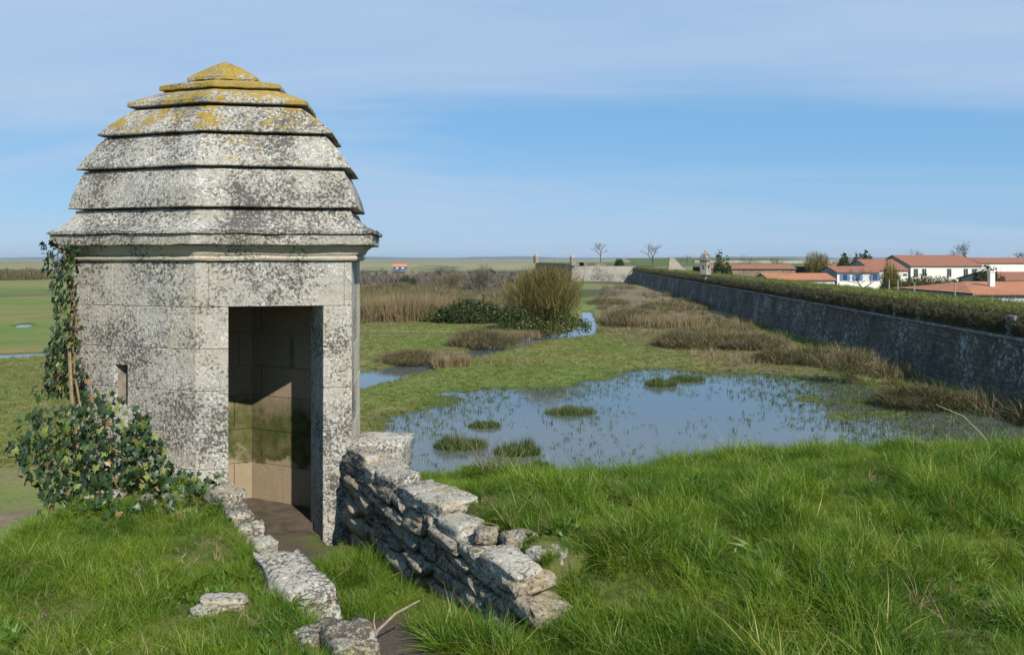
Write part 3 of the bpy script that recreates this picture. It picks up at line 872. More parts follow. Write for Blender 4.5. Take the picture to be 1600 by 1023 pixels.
# ------------------------------------------------------------------ long rampart on the right
def rx(y): return 24.5 + 0.06 * y
ramp = empty('rampart', (rx(100), 100, -8))
tag(ramp, 'long dark battered stone rampart running away on the right with overgrown parapet', 'rampart')
ys = np.concatenate([np.arange(14, 100, 1.5), np.arange(100, 279, 4.0)])
def strip(name, prof, mat, wob=0.0, sm=False):
    v = []; n = len(prof)
    for y in ys:
        for (ox, z_) in prof:
            w = wob * fbm(np.array([y * 0.3]), np.array([z_ * 2.0 + ox]), 3)[0]
            v.append((rx(y) + ox + w, y, z_ + w * 0.7))
    f = [[i * n + j, i * n + j + 1, (i + 1) * n + j + 1, (i + 1) * n + j] for i in range(len(ys) - 1) for j in range(n - 1)]
    return kid(obj(name, v, f, mat, None, sm), ramp)
def revet_mat():
    m, nt, b = newmat('rampart masonry')
    p = pos(nt)
    mp_ = N(nt, 'ShaderNodeMapping', ins={'Rotation': (0, R(90), 0)}); L(nt, p, mp_.inputs[0])
    br = N(nt, 'ShaderNodeTexBrick', ins={'Scale': 1.0, 'Brick Width': 0.62, 'Row Height': 0.30, 'Mortar Size': 0.018, 'Bias': -0.1,
           'Color1': (0.10, 0.085, 0.063, 1), 'Color2': (0.20, 0.175, 0.135, 1), 'Mortar': (0.04, 0.035, 0.028, 1)})
    cb = N(nt, 'ShaderNodeCombineXYZ'); x, y, z = posxyz(nt)
    wb = rng_(nt, noise(nt, 0.9, 3, 0.6, p), 0.2, 0.8, -0.22, 0.22)
    L(nt, math_(nt, 'ADD', y, wb), cb.inputs[0]); L(nt, math_(nt, 'ADD', z, math_(nt, 'MULTIPLY', wb, 0.7)), cb.inputs[1]); L(nt, cb.outputs[0], br.inputs['Vector'])
    n1 = noise(nt, 0.35, 6, 0.7, p); n2 = noise(nt, 3.2, 5, 0.75, p)
    c = mix(nt, rng_(nt, n1, 0.42, 0.68, 0, 0.8), br.outputs[0], (0.05, 0.046, 0.04))
    st = N(nt, 'ShaderNodeMapping', ins={'Scale': (1, 1.0, 0.16)}); L(nt, p, st.inputs[0])
    c = mix(nt, rng_(nt, noise(nt, 0.8, 5, 0.7, st.outputs[0]), 0.50, 0.66, 0.0, 0.75), c, (0.035, 0.034, 0.034))
    pale = math_(nt, 'ADD', n2, rng_(nt, noise(nt, 0.22, 3, 0.6, p), 0.35, 0.65, -0.07, 0.09))
    c = mix(nt, rng_(nt, pale, 0.56, 0.65, 0.0, 0.85), c, (0.42, 0.40, 0.36))
    c = mix(nt, rng_(nt, noise(nt, 1.1, 5, 0.7, p), 0.58, 0.7, 0.0, 0.5), c, (0.07, 0.075, 0.03))
    L(nt, c, b.inputs['Base Color'])
    bump(nt, b, math_(nt, 'ADD', br.outputs['Fac'], math_(nt, 'MULTIPLY', n2, -1.2)), 1.0, 0.12)
    return m
M['rampart'] = revet_mat()
M['coping'] = stone('grey coping stone', (0.19, 0.18, 0.155), (0.15, 0.145, 0.13), 0.5, 0.4, 0.0, None, 0.15)
M['earth'] = plain('overgrown parapet earth', (0.075, 0.062, 0.032), 0.95, 0.5, 1.5)
M['turf'] = plain('rampart turf', (0.095, 0.125, 0.035), 0.95, 0.4, 0.8)
ys_keep = ys
ys = np.concatenate([np.arange(14, 90, 0.32), np.arange(90, 279, 2.0)])
rows = np.linspace(-8.3, -4.52, 16)
YY, ZZ = np.meshgrid(ys, rows, indexing='ij')
XX = rx(YY) + 0.68 * (ZZ + 8.3) / 3.78 + 0.10 * fbm(YY * 0.5, ZZ * 0.9, 3) + 0.07 * fbm(YY * 2.3, ZZ * 3.1, 2)
XX[:, -1] = rx(ys) + 0.68
ii = np.arange(YY.size).reshape(YY.shape)
kid(obj('revetment', np.stack([XX, YY, ZZ], -1).reshape(-1, 3), np.stack([ii[:-1, :-1], ii[:-1, 1:], ii[1:, 1:], ii[1:, :-1]], -1).reshape(-1, 4), M['rampart']), ramp)
ys = ys_keep
strip('cordon', [(0.66, -4.54), (0.56, -4.50), (0.53, -4.42), (0.58, -4.34), (0.78, -4.31)], M['coping'], 0.015)
strip('parapet', [(0.76, -4.33), (0.80, -3.9), (0.90, -3.45), (1.15, -3.22), (1.5, -3.12)], M['earth'], 0.25, True)
strip('parapet_top', [(1.46, -3.14), (2.2, -2.98), (4.2, -2.80), (6.0, -3.1), (9.0, -5.0), (13, -6.2)], M['turf'], 0.2, True)
for (px, z0, z1) in [(1580, -4.28, -3.45), (1437, -4.28, -3.6), (1400, -4.28, -3.55), (1366, -4.25, -3.8)]:
    # stacked quoin blocks that show through the scrub
    yb = 24.5 + 0.75; y = yb / ((px - 800) / FPX - 0.06); z_ = z0; k = 0
    while z_ < z1:
        w = 0.42 if k % 2 else 0.30
        mb = MB(); mb.box(rx(y) + 0.64, rx(y) + 1.0, y - w, y + w, z_, z_ + 0.26)
        o = kid(mb.build('quoin_block', M['coping']), ramp); z_ += 0.275; k += 1
town = obj('town_ground', [(rx(10) + 11, 10, -6.1), (500, 10, -6.1), (500, 600, -6.1), (rx(278) + 11, 278, -6.1)], [[0, 1, 2, 3]], M['turf'])
struct(town, 'ground of the village behind the rampart')
# scrub on the parapet face and grass on its top
n = 9000
yy = 30 + 250 * rng.random(n) ** 2.0; k = rng.random(n)
pts = np.stack([rx(yy) + 0.62 + 1.15 * k ** 2.2, yy, -4.2 + 1.12 * k ** 0.8], 1)
rot = np.stack([rng.normal(size=n) * 0.5, -0.9 + 0.9 * k + rng.normal(size=n) * 0.35, rng.normal(size=n) * 0.5], 1)
scatter('parapet_scrub', pts, T_SCRUB, 0.28 + 0.5 * rng.random(n) ** 1.6, 0.4, 'dark brown scrub hanging over the parapet of the long rampart', 'scrub', rot)
n = 9000
yy = 30 + 250 * rng.random(n) ** 2.0; k = rng.random(n)
pts = np.stack([rx(yy) + 1.45 + 2.9 * k, yy, np.interp(k, [0, 0.26, 1.0], [-3.14, -2.99, -2.80])], 1)
scatter('rampart_grass', pts, T_MEADOW, 0.8 + 1.0 * rng.random(n), 0.3, 'bright green grass along the top of the long rampart', 'grass')

# ------------------------------------------------------------------ far bastion
M['farwall'] = stone('pale bastion stone', (0.40, 0.36, 0.28), (0.30, 0.28, 0.23), 0.55, 0.3, 0.0, None, 0.10)  # one pale stone for the front face, small turrets and skyline walls
M['brick'] = stone('brown bastion brick', (0.26, 0.17, 0.115), (0.20, 0.15, 0.11), 0.4, 0.1, 0.0, None, 0.12)
fb = empty('far_bastion', (30, 285, -8))
tag(fb, 'pale stone bastion closing the far end of the long rampart', 'bastion')
RR, SS, LL = (rx(278), 278.0), (PX(893, 283), 283.0), (PX(835, 332), 332.0)
mb = MB()
mb.add([(RR[0] + 1, RR[1], -8.3), (SS[0], SS[1], -8.3), (SS[0] + 0.3, SS[1] + 0.8, -2.65), (RR[0] + 1, RR[1] + 0.8, -2.65)], [(0, 3, 2, 1)])
kid(mb.build('front_face', M['farwall']), fb)
mb = MB()
mb.add([(SS[0], SS[1], -8.3), (LL[0], LL[1], -8.3), (LL[0] + 0.6, LL[1], -1.6), (SS[0] + 0.3, SS[1] + 0.8, -1.9)], [(0, 3, 2, 1)])
kid(mb.build('left_face', M['brick']), fb)
mb = MB()
mb.add([(SS[0] + 0.3, SS[1] + 0.8, -2.66), (RR[0] + 1, RR[1] + 0.8, -2.66), (RR[0] + 60, 360, -1.6), (LL[0] + 0.6, LL[1], -1.65)], [(0, 1, 2, 3)])
kid(mb.build('turf_top', M['turf']), fb)
for (x0, x1, h) in [(897, 918, 1.3), (930, 948, 0.9), (905, 912, 1.7)]:
    mb = MB(); mb.box(PX(x0, 286), PX(x1, 286), 286, 287.2, -2.7, -2.6 + h)
    kid(mb.build('parapet_remnant', M['brick' if x0 != 905 else 'farwall']), fb)
mb = MB(); mb.add([(RR[0] + 2, 276, -2.9), (140, 300, -2.9), (140, 420, 0.2), (60, 420, 0.2)], [(0, 1, 2, 3)])
struct(mb.build('rampart_terrace', M['turf']), 'green earth terrace behind the far bastion')

def small_turret(x, y, zb, r, label, corbel=True):
    root = empty('watch_turret', (x, y, zb)); tag(root, label, 'turret')
    def hexring(rad, z): return [(x + rad * math.cos(R(60 * i + 22)), y + rad * math.sin(R(60 * i + 22)), z) for i in range(6)]
    def body(prof, name, mat):
        v = []; f = []
        for (rad, z) in prof: v += hexring(rad * r, zb + z)
        for k in range(len(prof) - 1):
            for j in range(6): f.append([k * 6 + j, k * 6 + (j + 1) % 6, (k + 1) * 6 + (j + 1) % 6, (k + 1) * 6 + j])
        f.append(list(range(6))[::-1]); f.append([(len(prof) - 1) * 6 + j for j in range(6)])
        return kid(obj(name, v, f, mat), root)
    w = body([(1, 0), (1, 2.35)], 'wall', M['farwall'])
    if corbel: body([(0.15, -1.2), (0.45, -0.85), (0.5, -0.5), (0.95, -0.12), (1.06, -0.02)], 'corbel', M['farwall'])
    body([(1.0, 2.352), (1.12, 2.40), (1.14, 2.52), (1.02, 2.56)], 'cornice', M['coping'])
    body([(1.02, 2.562), (1.0, 2.9), (0.88, 3.2), (0.66, 3.5), (0.36, 3.75), (0.16, 3.9), (0.16, 4.0), (0.22, 4.08), (0.10, 4.2), (0.02, 4.35)], 'roof', M['farwall'])
    for a in (232, 292):
        ca, sa = math.cos(R(a)), math.sin(R(a))
        mb = MB(); c = (x + ca * r * 0.866, y + sa * r * 0.866)
        q = [(c[0] + ca * s + -sa * t, c[1] + sa * s + ca * t) for s, t in ((-0.06, -0.11), (0.012, -0.11), (0.012, 0.11), (-0.06, 0.11))]
        mb.prism(q, zb + 1.1, zb + 1.55)
        kid(mb.build('loophole', M['black']), root)
    return root
M['black'] = plain('unlit opening', (0.012, 0.011, 0.010), 0.9, 0.1)
small_turret(rx(139) + 0.75, 139, -2.75, 1.02, 'small domed stone turret standing on the middle of the long rampart')
small_turret(PX(893, 283) + 0.3, 283.6, -2.4, 1.15, 'small stone turret at the front corner of the far bastion', False)
small_turret(PX(836, 331) + 0.4, 331, -1.9, 1.2, 'tiny stone turret at the far left end of the far bastion', False)
mb = MB()
xx, yy_ = PX(1052, 200), 200
mb.add([(xx - 1.2, yy_, -3), (xx + 3.2, yy_, -3), (xx + 3.2, yy_ + 1, -3), (xx - 1.2, yy_ + 1, -3), (xx - 0.9, yy_, 0.3), (xx + 0.2, yy_, 0.1), (xx + 0.2, yy_ + 1, 0.1), (xx - 0.9, yy_ + 1, 0.4)],
       [(0, 1, 5, 4), (1, 2, 6, 5), (2, 3, 7, 6), (3, 0, 4, 7), (4, 5, 6, 7)])
tag(mb.build('ruined_wall', M['farwall']), 'broken stub of stone wall on the skyline left of the domed turret', 'ruin')

# ------------------------------------------------------------------ village houses
def tile_mat(name, c1, c2):
    m, nt, b = newmat(name)
    p = pos(nt); n1 = noise(nt, 1.6, 6, 0.85, p); n2 = noise(nt, 0.5, 4, 0.6, p)
    x, y, z = posxyz(nt)
    c = mix(nt, rng_(nt, n1, 0.32, 0.68), c1, c2)
    c = mix(nt, rng_(nt, n2, 0.5, 0.7, 0, 0.5), c, (0.20, 0.12, 0.08))
    L(nt, c, b.inputs['Base Color'])
    w = N(nt, 'ShaderNodeMath', operation='SINE'); L(nt, math_(nt, 'MULTIPLY', x, 2 * math.pi / 0.25), w.inputs[0])
    bump(nt, b, w.outputs[0], 0.6, 0.08)
    return m
M['tile'] = tile_mat('old red tiles', (0.37, 0.155, 0.092), (0.22, 0.10, 0.066))
M['tile2'] = tile_mat('orange tiles', (0.50, 0.20, 0.10), (0.36, 0.16, 0.09))
M['render'] = plain('white lime render', (0.74, 0.71, 0.64), 0.9, 0.12, 1.0)
M['gable'] = plain('grey gable wall', (0.30, 0.29, 0.28), 0.9, 0.25, 0.8)  # grey for left end walls and the gable triangles
M['greywall'] = plain('grey blue render', (0.40, 0.42, 0.44), 0.9, 0.15, 0.8)
M['blue'] = plain('blue shutter paint', (0.10, 0.20, 0.42), 0.6, 0.15, 2)
M['cabinblue'] = plain('bright blue boards', (0.02, 0.12, 0.55), 0.6, 0.15, 2)
M['glass'] = plain('window glass', (0.035, 0.04, 0.05), 0.15, 0.2, 2, 0.5)
M['frame'] = plain('window frame paint', (0.55, 0.54, 0.50), 0.7, 0.1, 2)
def house(label, x0, x1, y, depth, zb, ze, zr, wall='render', tile='tile', wins=(), hip=0.0, shut=False, name='house'):
    """gabled house, ridge along X; wins: (x centre, z bottom, z top, width) on the near wall"""
    root = empty(name, ((x0 + x1) / 2, y, zb)); tag(root, label, 'house', 'village houses behind the rampart')
    ym = y + depth / 2; y1 = y + depth
    mb = MB()
    mb.add([(x0, y, zb), (x1, y, zb), (x1, y1, zb), (x0, y1, zb), (x0, y, ze), (x1, y, ze), (x1, y1, ze), (x0, y1, ze)],
           [(0, 1, 5, 4), (1, 2, 6, 5), (2, 3, 7, 6), (3, 0, 4, 7)])
    if hip == 0.0:
        mb.add([(x0, y, ze), (x0, y1, ze), (x0, ym, zr - 0.08)], [(0, 2, 1)], 1)
        mb.add([(x1, y, ze), (x1, y1, ze), (x1, ym, zr - 0.08)], [(0, 1, 2)], 1)
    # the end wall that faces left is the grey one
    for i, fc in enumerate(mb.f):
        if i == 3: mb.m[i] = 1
    kid(mb.build('wall', [M[wall], M['gable']]), root)
    e = 0.35; sl = (zr - ze) / (depth / 2); th = 0.16
    mb = MB()
    a0, a1 = x0 - 0.2 , x1 + 0.2
    r0, r1 = x0 - 0.2 + hip, x1 + 0.2 - hip
    A = [(a0, y - e, ze - e * sl), (a1, y - e, ze - e * sl), (r1, ym, zr), (r0, ym, zr), (a1, y1 + e, ze - e * sl), (a0, y1 + e, ze - e * sl)]
    up = [(p[0], p[1], p[2] + th) for p in A]
    mb.add(A + up, [(6, 7, 8, 9), (9, 8, 10, 11), (1, 0, 3, 2), (2, 3, 5, 4), (0, 1, 7, 6), (4, 5, 11, 10), (0, 6, 9, 3), (3, 9, 11, 5), (1, 2, 8, 7), (2, 4, 10, 8)])
    if hip: mb.add([up[0], up[3], up[5], up[1], up[4], up[2]], [(0, 1, 2), (3, 4, 5)])
    kid(mb.build('roof', M[tile]), root)
    for (cx, z0, z1, w) in wins:
        mb = MB(); mb.box(cx - w / 2 - 0.08, cx + w / 2 + 0.08, y - 0.05, y + 0.05, z0 - 0.08, z1 + 0.08)
        fr = kid(mb.build('window', M['blue' if shut else 'frame']), root)
        mb = MB()
        for (a, b_) in ((cx - w / 2, cx - 0.04), (cx + 0.04, cx + w / 2)):
            mb.box(a, b_, y - 0.075, y - 0.02, z0, z1)
        p_ = mb.build('pane', M['glass']); p_.parent = fr
        if shut:
            for s in (-1, 1):
                mb = MB(); mb.box(cx + s * (w / 2 + 0.32) - 0.26, cx + s * (w / 2 + 0.32) + 0.26, y - 0.10, y - 0.03, z0 - 0.05, z1 + 0.05)
                q_ = mb.build('shutter', M['blue']); q_.parent = fr
    return root
Y = 188.0
house('long white house with red tiled roof and five tall windows', PX(1423, Y), PX(1534, Y), Y, 18, -6.3, PZ(415.5, Y), PZ(399.5, Y + 9), wins=[(PX(p, Y), PZ(432, Y), PZ(420, Y), 0.95) for p in (1431, 1444, 1483, 1509, 1522)])
Y = 176.0
house('lower red-roofed wing with white wall left of the long white house', PX(1362, Y), PX(1422, Y) - 0.5, Y, 15, -6.3, PZ(422, Y), PZ(406, Y + 7.5), wins=[(PX(1414, Y), PZ(431, Y), PZ(427.5, Y), 0.8)])
Y = 150.0
house('low white cottage with blue shutters behind a bare tree', PX(1308, Y), PX(1374, Y), Y, 9, -6.2, PZ(425.5, Y), PZ(417, Y + 4.5), wins=[(PX(p, Y), PZ(438, Y), PZ(429, Y), 0.7) for p in (1320, 1340, 1367)], shut=True)
Y = 132.0
house('long low shed with orange-red roof just above the rampart grass', PX(1202, Y), PX(1304, Y), Y, 8, -6.2, PZ(437, Y), PZ(428, Y + 4), tile='tile2')
Y = 78.0
house('near house with broad orange roof and grey-blue wall at right edge', PX(1520, Y), PX(1720, Y), Y, 14, -6.2, PZ(460, Y), PZ(442, Y + 7), 'greywall', 'tile2', hip=3.2, wins=[(PX(1562, Y), PZ(466, Y), PZ(463.5, Y), 0.5), (PX(1581, Y), PZ(467, Y), PZ(464.5, Y), 0.5)])
Y = 88.0
house('hipped pale-orange roof left of the white chimney', PX(1462, Y), PX(1556, Y), Y, 10, -6.2, PZ(457, Y), PZ(446.5, Y + 5), 'render', 'tile2', hip=3.0)
Y = 235.0
house('distant white building with red roof at far right', PX(1530, Y), PX(1640, Y), Y, 12, -6, PZ(411, Y), PZ(403.5, Y + 6))
Y = 130.0
house('red roof between the long white house and right edge', PX(1562, Y), PX(1680, Y), Y, 12, -6.2, PZ(438, Y), PZ(426, Y + 6))
Y = 205.0
house('long brown brick barn with low red roof right of the domed turret', PX(1106, Y), PX(1243, Y), Y, 9, -6.5, PZ(420, Y), PZ(413.5, Y + 4.5), 'brick')
Y = 250.0
house('small red roofed house half hidden behind bare trees', PX(1290, Y), PX(1322, Y), Y, 8, -6, PZ(418, Y), PZ(413.5, Y + 4))
mb = MB(); yc = 82.0; mb.box(PX(1545, yc), PX(1552.5, yc), yc - 0.25, yc + 0.25, PZ(449, yc), PZ(425, yc)); mb.box(PX(1544, yc), PX(1553.5, yc), yc - 0.32, yc + 0.32, PZ(425, yc) + 0.003, PZ(424, yc) + 0.06)
tag(mb.build('chimney', M['render']), 'tall plain white chimney rising from the orange roof', 'chimney')
mb = MB(); mb.box(PX(1085, 330), PX(1300, 330), 330, 333, -6.5, PZ(407, 330)); tag(mb.build('rampart_wall', M['farwall']), 'long pale rampart wall on the skyline behind the barn', 'wall')
for i, (px, top_, lab) in enumerate([(1389, 437, 'leftmost grey fence post on the rampart by the cottage'), (1402.5, 436.5, 'second grey fence post from the left on the rampart'), (1428.5, 441.5, 'third grey fence post on the rampart before the hedge'), (1492, 443, 'rightmost thin fence post, in front of the hipped orange roof')]):
    y = 70.0; x = PX(px, y); mb = MB(); mb.tube([(x, y, -3.6), (x + 0.02, y, PZ(top_, y))], [0.06, 0.05], 7)
    tag(mb.build('fence_post', plain('weathered post', (0.34, 0.33, 0.32), 0.9)), lab, 'post', 'fence posts on the rampart')

# blue cabin, far marsh
Yc = 560.0
cab = empty('cabin', (PX(624, Yc), Yc, -7.9)); tag(cab, 'tiny bright blue cabin with orange roof far out in the marsh', 'cabin')
x0, x1 = PX(614, Yc), PX(634.5, Yc)
mb = MB(); mb.box(x0, x1, Yc, Yc + 6, -8, PZ(416.5, Yc)); kid(mb.build('wall', M['cabinblue']), cab)
mb = MB(); ze = PZ(416.8, Yc); zr = PZ(412.6, Yc)
mb.add([(x0 - .3, Yc - .4, ze), (x1 + .3, Yc - .4, ze), (x1 + .3, Yc + 3, zr), (x0 - .3, Yc + 3, zr), (x1 + .3, Yc + 6.4, ze), (x0 - .3, Yc + 6.4, ze)], [(0, 1, 2, 3), (3, 2, 4, 5), (0, 3, 5), (1, 4, 2)])
kid(mb.build('roof', plain('orange roof', (0.62, 0.20, 0.07), 0.8)), cab)
for c in (620.5, 629.5):
    mb = MB(); mb.box(PX(c - 1.6, Yc), PX(c + 1.6, Yc), Yc - 0.06, Yc + 0.05, PZ(419.6, Yc), PZ(417.8, Yc)); kid(mb.build('window', M['render']), cab)
# low hills and far woods on the horizon
hv = []; hf = []
xs_ = np.linspace(-9000, 9000, 240)
for i, x in enumerate(xs_):
    h_ = 26 + 34 * max(0, fbm(np.array([x * 0.0011]), np.array([2.2]), 4)[0] + 0.25)
    hv += [(x, 8000, -9), (x, 8200, h_ * 0.75 - 12), (x, 9000, -9)]
hf = [[3 * i + j, 3 * i + 3 + j, 3 * i + 4 + j, 3 * i + 1 + j] for i in range(239) for j in range(2)]
struct(obj('hills', hv, hf, plain('far wooded hills', (0.06, 0.085, 0.075), 0.95, 0.4, 0.004)), 'low wooded hills along the horizon')

# ================================================================== VEGETATION
def bush(name, label, px, py, wpx, hpx, stem, leaf=None, nst=700, nlf=0, z=-7.9, cat='bush', style='mound', depth=0.8, lsize=0.22, wst=0.03, group=None, lz=(0.1, 1.0)):
    x, y = P(px, py, z)
    rxx = wpx / FPX * y / 2; ryy = rxx * depth; h = hpx / FPX * y
    root = empty(name, (x, y, z)); tag(root, label, cat, group)
    a = rng.random(nst) * 2 * np.pi; r = np.sqrt(rng.random(nst))
    ex, ey = np.cos(a) * r, np.sin(a) * r
    lump = 0.8 + 0.45 * fbm(ex * 2.2 + px, ey * 2.2 + py, 3)
    if style == 'mound':          # arching canes making a low dome
        p0 = np.stack([ex * rxx, ey * ryy, np.zeros(nst)], 1)
        top_ = h * np.sqrt(np.clip(1 - r ** 2 * 0.85, 0.05, 1)) * lump
        a2 = rng.random(nst) * 2 * np.pi; ln = 0.35 * min(rxx, 3.0) * (0.4 + rng.random(nst))
        d = np.stack([np.cos(a2), np.sin(a2), np.zeros(nst)], 1)
        p0[:, 2] = top_ * rng.random(nst) * 0.6
        p1 = p0 + d * (ln * 0.5)[:, None]; p1[:, 2] = top_ * (0.9 + 0.5 * rng.random(nst))
        p2 = p0 + d * ln[:, None]; p2[:, 2] = top_ * (0.5 + 0.5 * rng.random(nst))
    elif style == 'fan':          # stems rising and spreading from a narrow foot
        p0 = np.stack([ex * rxx * 0.35, ey * ryy * 0.35, np.zeros(nst)], 1)
        hh = h * (0.45 + 0.6 * rng.random(nst)) * np.sqrt(np.clip(1 - 0.62 * r ** 2, 0.1, 1)) * (0.75 + 0.3 * lump)
        fr = 0.55 * rng.random(nst)
        p2 = np.stack([ex * rxx, ey * ryy, hh], 1)
        st = p0 * (1 - fr[:, None]) + p2 * fr[:, None]; st[:, 2] = hh * fr
        p1 = st * 0.5 + p2 * 0.5; p1[:, 2] += 0.10 * hh; p1[:, :2] += rng.normal(size=(nst, 2)) * 0.20 * rxx
        p2 = p2 + rng.normal(size=(nst, 3)) * 0.12 * rxx; p2[:, 2] = np.maximum(p2[:, 2], 0.1 * h)
        p0 = st
    elif style == 'crown':        # rounded twiggy crown on a few limbs
        q_ = rng.normal(size=(nst, 3)); q_ /= np.linalg.norm(q_, axis=1)[:, None]; rr_ = rng.random(nst) ** 0.45
        lum = 0.82 + 0.5 * fbm(q_[:, 0] * 1.8 + px, q_[:, 2] * 1.8 + q_[:, 1], 3)
        c_ = q_ * (rr_ * lum)[:, None] * np.array([rxx, ryy, h * 0.5]) + np.array([0, 0, h * 0.5])
        c_[:, 2] = np.clip(c_[:, 2], 0.05 * h, None)
        ln = 0.16 * h * (0.5 + rng.random(nst))
        d = q_ * 0.6 + np.array([0, 0, 0.75]) + rng.normal(size=(nst, 3)) * 0.45; d /= np.linalg.norm(d, axis=1)[:, None]
        p0 = c_ - d * (ln * 0.5)[:, None]; p2 = c_ + d * (ln * 0.5)[:, None]; p1 = c_ + rng.normal(size=(nst, 3)) * 0.02 * h
        k_ = nst // 40      # limbs from the foot
        p0[:k_] = rng.normal(size=(k_, 3)) * np.array([rxx * 0.15, ryy * 0.15, 0]); p2[:k_] = c_[:k_]; p1[:k_] = p0[:k_] * 0.5 + p2[:k_] * 0.5 + np.array([0, 0, 0.08 * h])
    else:                         # upright reeds
        p0 = np.stack([ex * rxx, ey * ryy, np.zeros(nst)], 1)
        hh = h * (0.55 + 0.5 * rng.random(nst)) * (0.7 + 0.4 * lump)
        p2 = p0 + rng.normal(size=(nst, 3)) * 0.13 * h; p2[:, 2] = hh
        p1 = p0 * 0.5 + p2 * 0.5; p1[:, 2] = hh * 0.6
    v, f = ribbons(p0, p1, p2, wst * (0.6 + 0.8 * rng.random(nst)), 3)
    blobj('stems', v, f, M[stem], root, 8)
    if nlf:
        a = rng.random(nlf) * 2 * np.pi; r = rng.random(nlf) ** 0.42
        ex, ey = np.cos(a) * r, np.sin(a) * r
        lump = 0.78 + 0.6 * fbm(ex * 2.6 + px, ey * 2.6 + py, 3)
        top_ = h * np.sqrt(np.clip(1 - r ** 2 * 0.9, 0.03, 1)) * lump
        k = rng.random(nlf) ** 0.6
        c = np.stack([ex * rxx, ey * ryy, np.clip(top_ * (lz[0] + (lz[1] - lz[0]) * k), 0.02, None)], 1)
        v, f = leafquads(c, lsize * (0.6 + 0.8 * rng.random(nlf)))
        blobj('foliage', v, f, M[leaf], root, 4)
    return root
bush('willow_bush', 'large yellowish leafless willow bush beside the stream', 850, 520, 148, 118, 'willow', 'leafivy', 12000, 4200, style='crown', lsize=0.22, wst=0.036, lz=(0.05, 0.50), cat='bush')
G1 = 'brown bramble mounds on the marsh'
bush('bramble', 'rounded brown bramble mound left of the willow, behind the near stream', 755, 541, 112, 34, 'bramble', None, 3800, 0, group=G1, wst=0.03)
bush('bramble', 'low brown bramble mound beside the stream, left of the rounded one', 640, 566, 100, 24, 'bramble', None, 3200, 0, group=G1, wst=0.026)
bush('bramble', 'small brown bramble bridging the stream bend', 700, 566, 70, 18, 'bramble', None, 1800, 0, group=G1, wst=0.026)
bush('bramble', 'wide bramble thicket on the far bank, back left', 650, 468, 190, 22, 'bramble', None, 4200, 0, group=G1, wst=0.06)
bush('bramble', 'brown bramble mound right of the stream mouth', 985, 509, 105, 30, 'bramble', None, 3600, 0, group=G1, wst=0.04)
bush('bramble', 'broad bramble thicket below the middle of the rampart', 1095, 541, 150, 36, 'bramble', 'leafivy', 4600, 500, group=G1, wst=0.034, lsize=0.14)
bush('bramble', 'bramble mound nearer the rampart foot, right of the broad thicket', 1175, 545, 110, 32, 'bramble', None, 3000, 0, group=G1, wst=0.034)
bush('bramble', 'small distant bramble near the far end of the moat', 950, 476, 70, 13, 'bramble', None, 1600, 0, group=G1, wst=0.05)
bush('bramble', 'bramble strip in front of the rampart at mid distance', 1050, 483, 110, 15, 'bramble', None, 2400, 0, group=G1, wst=0.05)
G2 = 'tall dry reeds'
bush('reed_bed', 'tan reed bed across the far bank left of the green hedge', 640, 502, 160, 44, 'straw', None, 6000, 0, style='reed', group=G2, wst=0.045, depth=0.5, cat='reeds')
bush('reed_bed', 'tan reeds along the stream right of the low bramble', 705, 574, 60, 20, 'straw', None, 1800, 0, style='reed', group=G2, wst=0.028, cat='reeds', depth=0.4)
bush('reed_bed', 'pale dry reeds behind the broad bramble thicket', 1040, 512, 120, 22, 'straw', None, 2500, 0, style='reed', group=G2, wst=0.04, depth=0.5, cat='reeds')
bush('reed_bed', 'dry reeds at the stream bank under the willow', 790, 528, 110, 14, 'straw', None, 1800, 0, style='reed', group=G2, wst=0.035, depth=0.2, cat='reeds')
G3 = 'dark green shrubs'
bush('hedge', 'dark green hedge left of the willow', 745, 506, 140, 40, 'bramble', 'leafdark', 900, 5200, group=G3, cat='hedge', lsize=0.30, depth=0.35)
bush('hedge', 'ivy-green lower end of the hedge, further left', 675, 504, 60, 28, 'bramble', 'leafivy', 500, 2400, group=G3, cat='hedge', lsize=0.26, depth=0.5)
bush('shrub', 'dark round evergreen shrub in the far marsh, left', 634, 447, 34, 17, 'bramble', 'leafdark', 200, 1200, group=G3, cat='shrub', lsize=0.6)
bush('shrub', 'bare grey shrub with tall twigs on the far bank', 752, 452, 60, 40, 'twig', None, 1800, 0, style='crown', group=G3, cat='shrub', wst=0.09)
bush('shrub', 'brown shrub left of the tall bare grey shrub', 705, 450, 60, 26, 'bramble', None, 1600, 0, style='crown', group=G3, cat='shrub', wst=0.09)
bush('shrub', 'narrow dark green conifer-like shrub in the far marsh', 686, 436, 8, 16, 'bramble', 'leafdark', 60, 400, group=G3, cat='shrub', lsize=0.6)
bush('shrub', 'brown shrub belt on the far bank behind the reeds', 610, 452, 80, 14, 'bramble', None, 1600, 0, group=G3, cat='shrub', wst=0.09)
bush('shrub', 'green shrub right of the tall bare grey shrub', 771, 433, 12, 14, 'bramble', 'leafdark', 60, 420, group=G3, cat='shrub', lsize=0.7)
bush('shrub', 'brown thicket in the field left of the turret', 30, 437, 110, 22, 'bramble', None, 2600, 0, group=G3, cat='shrub', wst=0.12)
bush('shrub', 'brown scrubby shrub against the near rampart foot in shade', 1330, 597, 110, 66, 'bramble', 'leafivy', 2200, 300, style='crown', group=G3, cat='shrub', wst=0.03, lsize=0.12)
bush('shrub', 'low dark scrub along the rampart foot, right of the shaded shrub', 1440, 632, 150, 34, 'scrub', None, 3000, 0, group=G3, cat='shrub', wst=0.03)
bush('shrub', 'low dark scrub along the rampart foot, left of the shaded shrub', 1235, 566, 120, 26, 'scrub', None, 2600, 0, group=G3, cat='shrub', wst=0.034)
G4 = 'evergreens in the village'
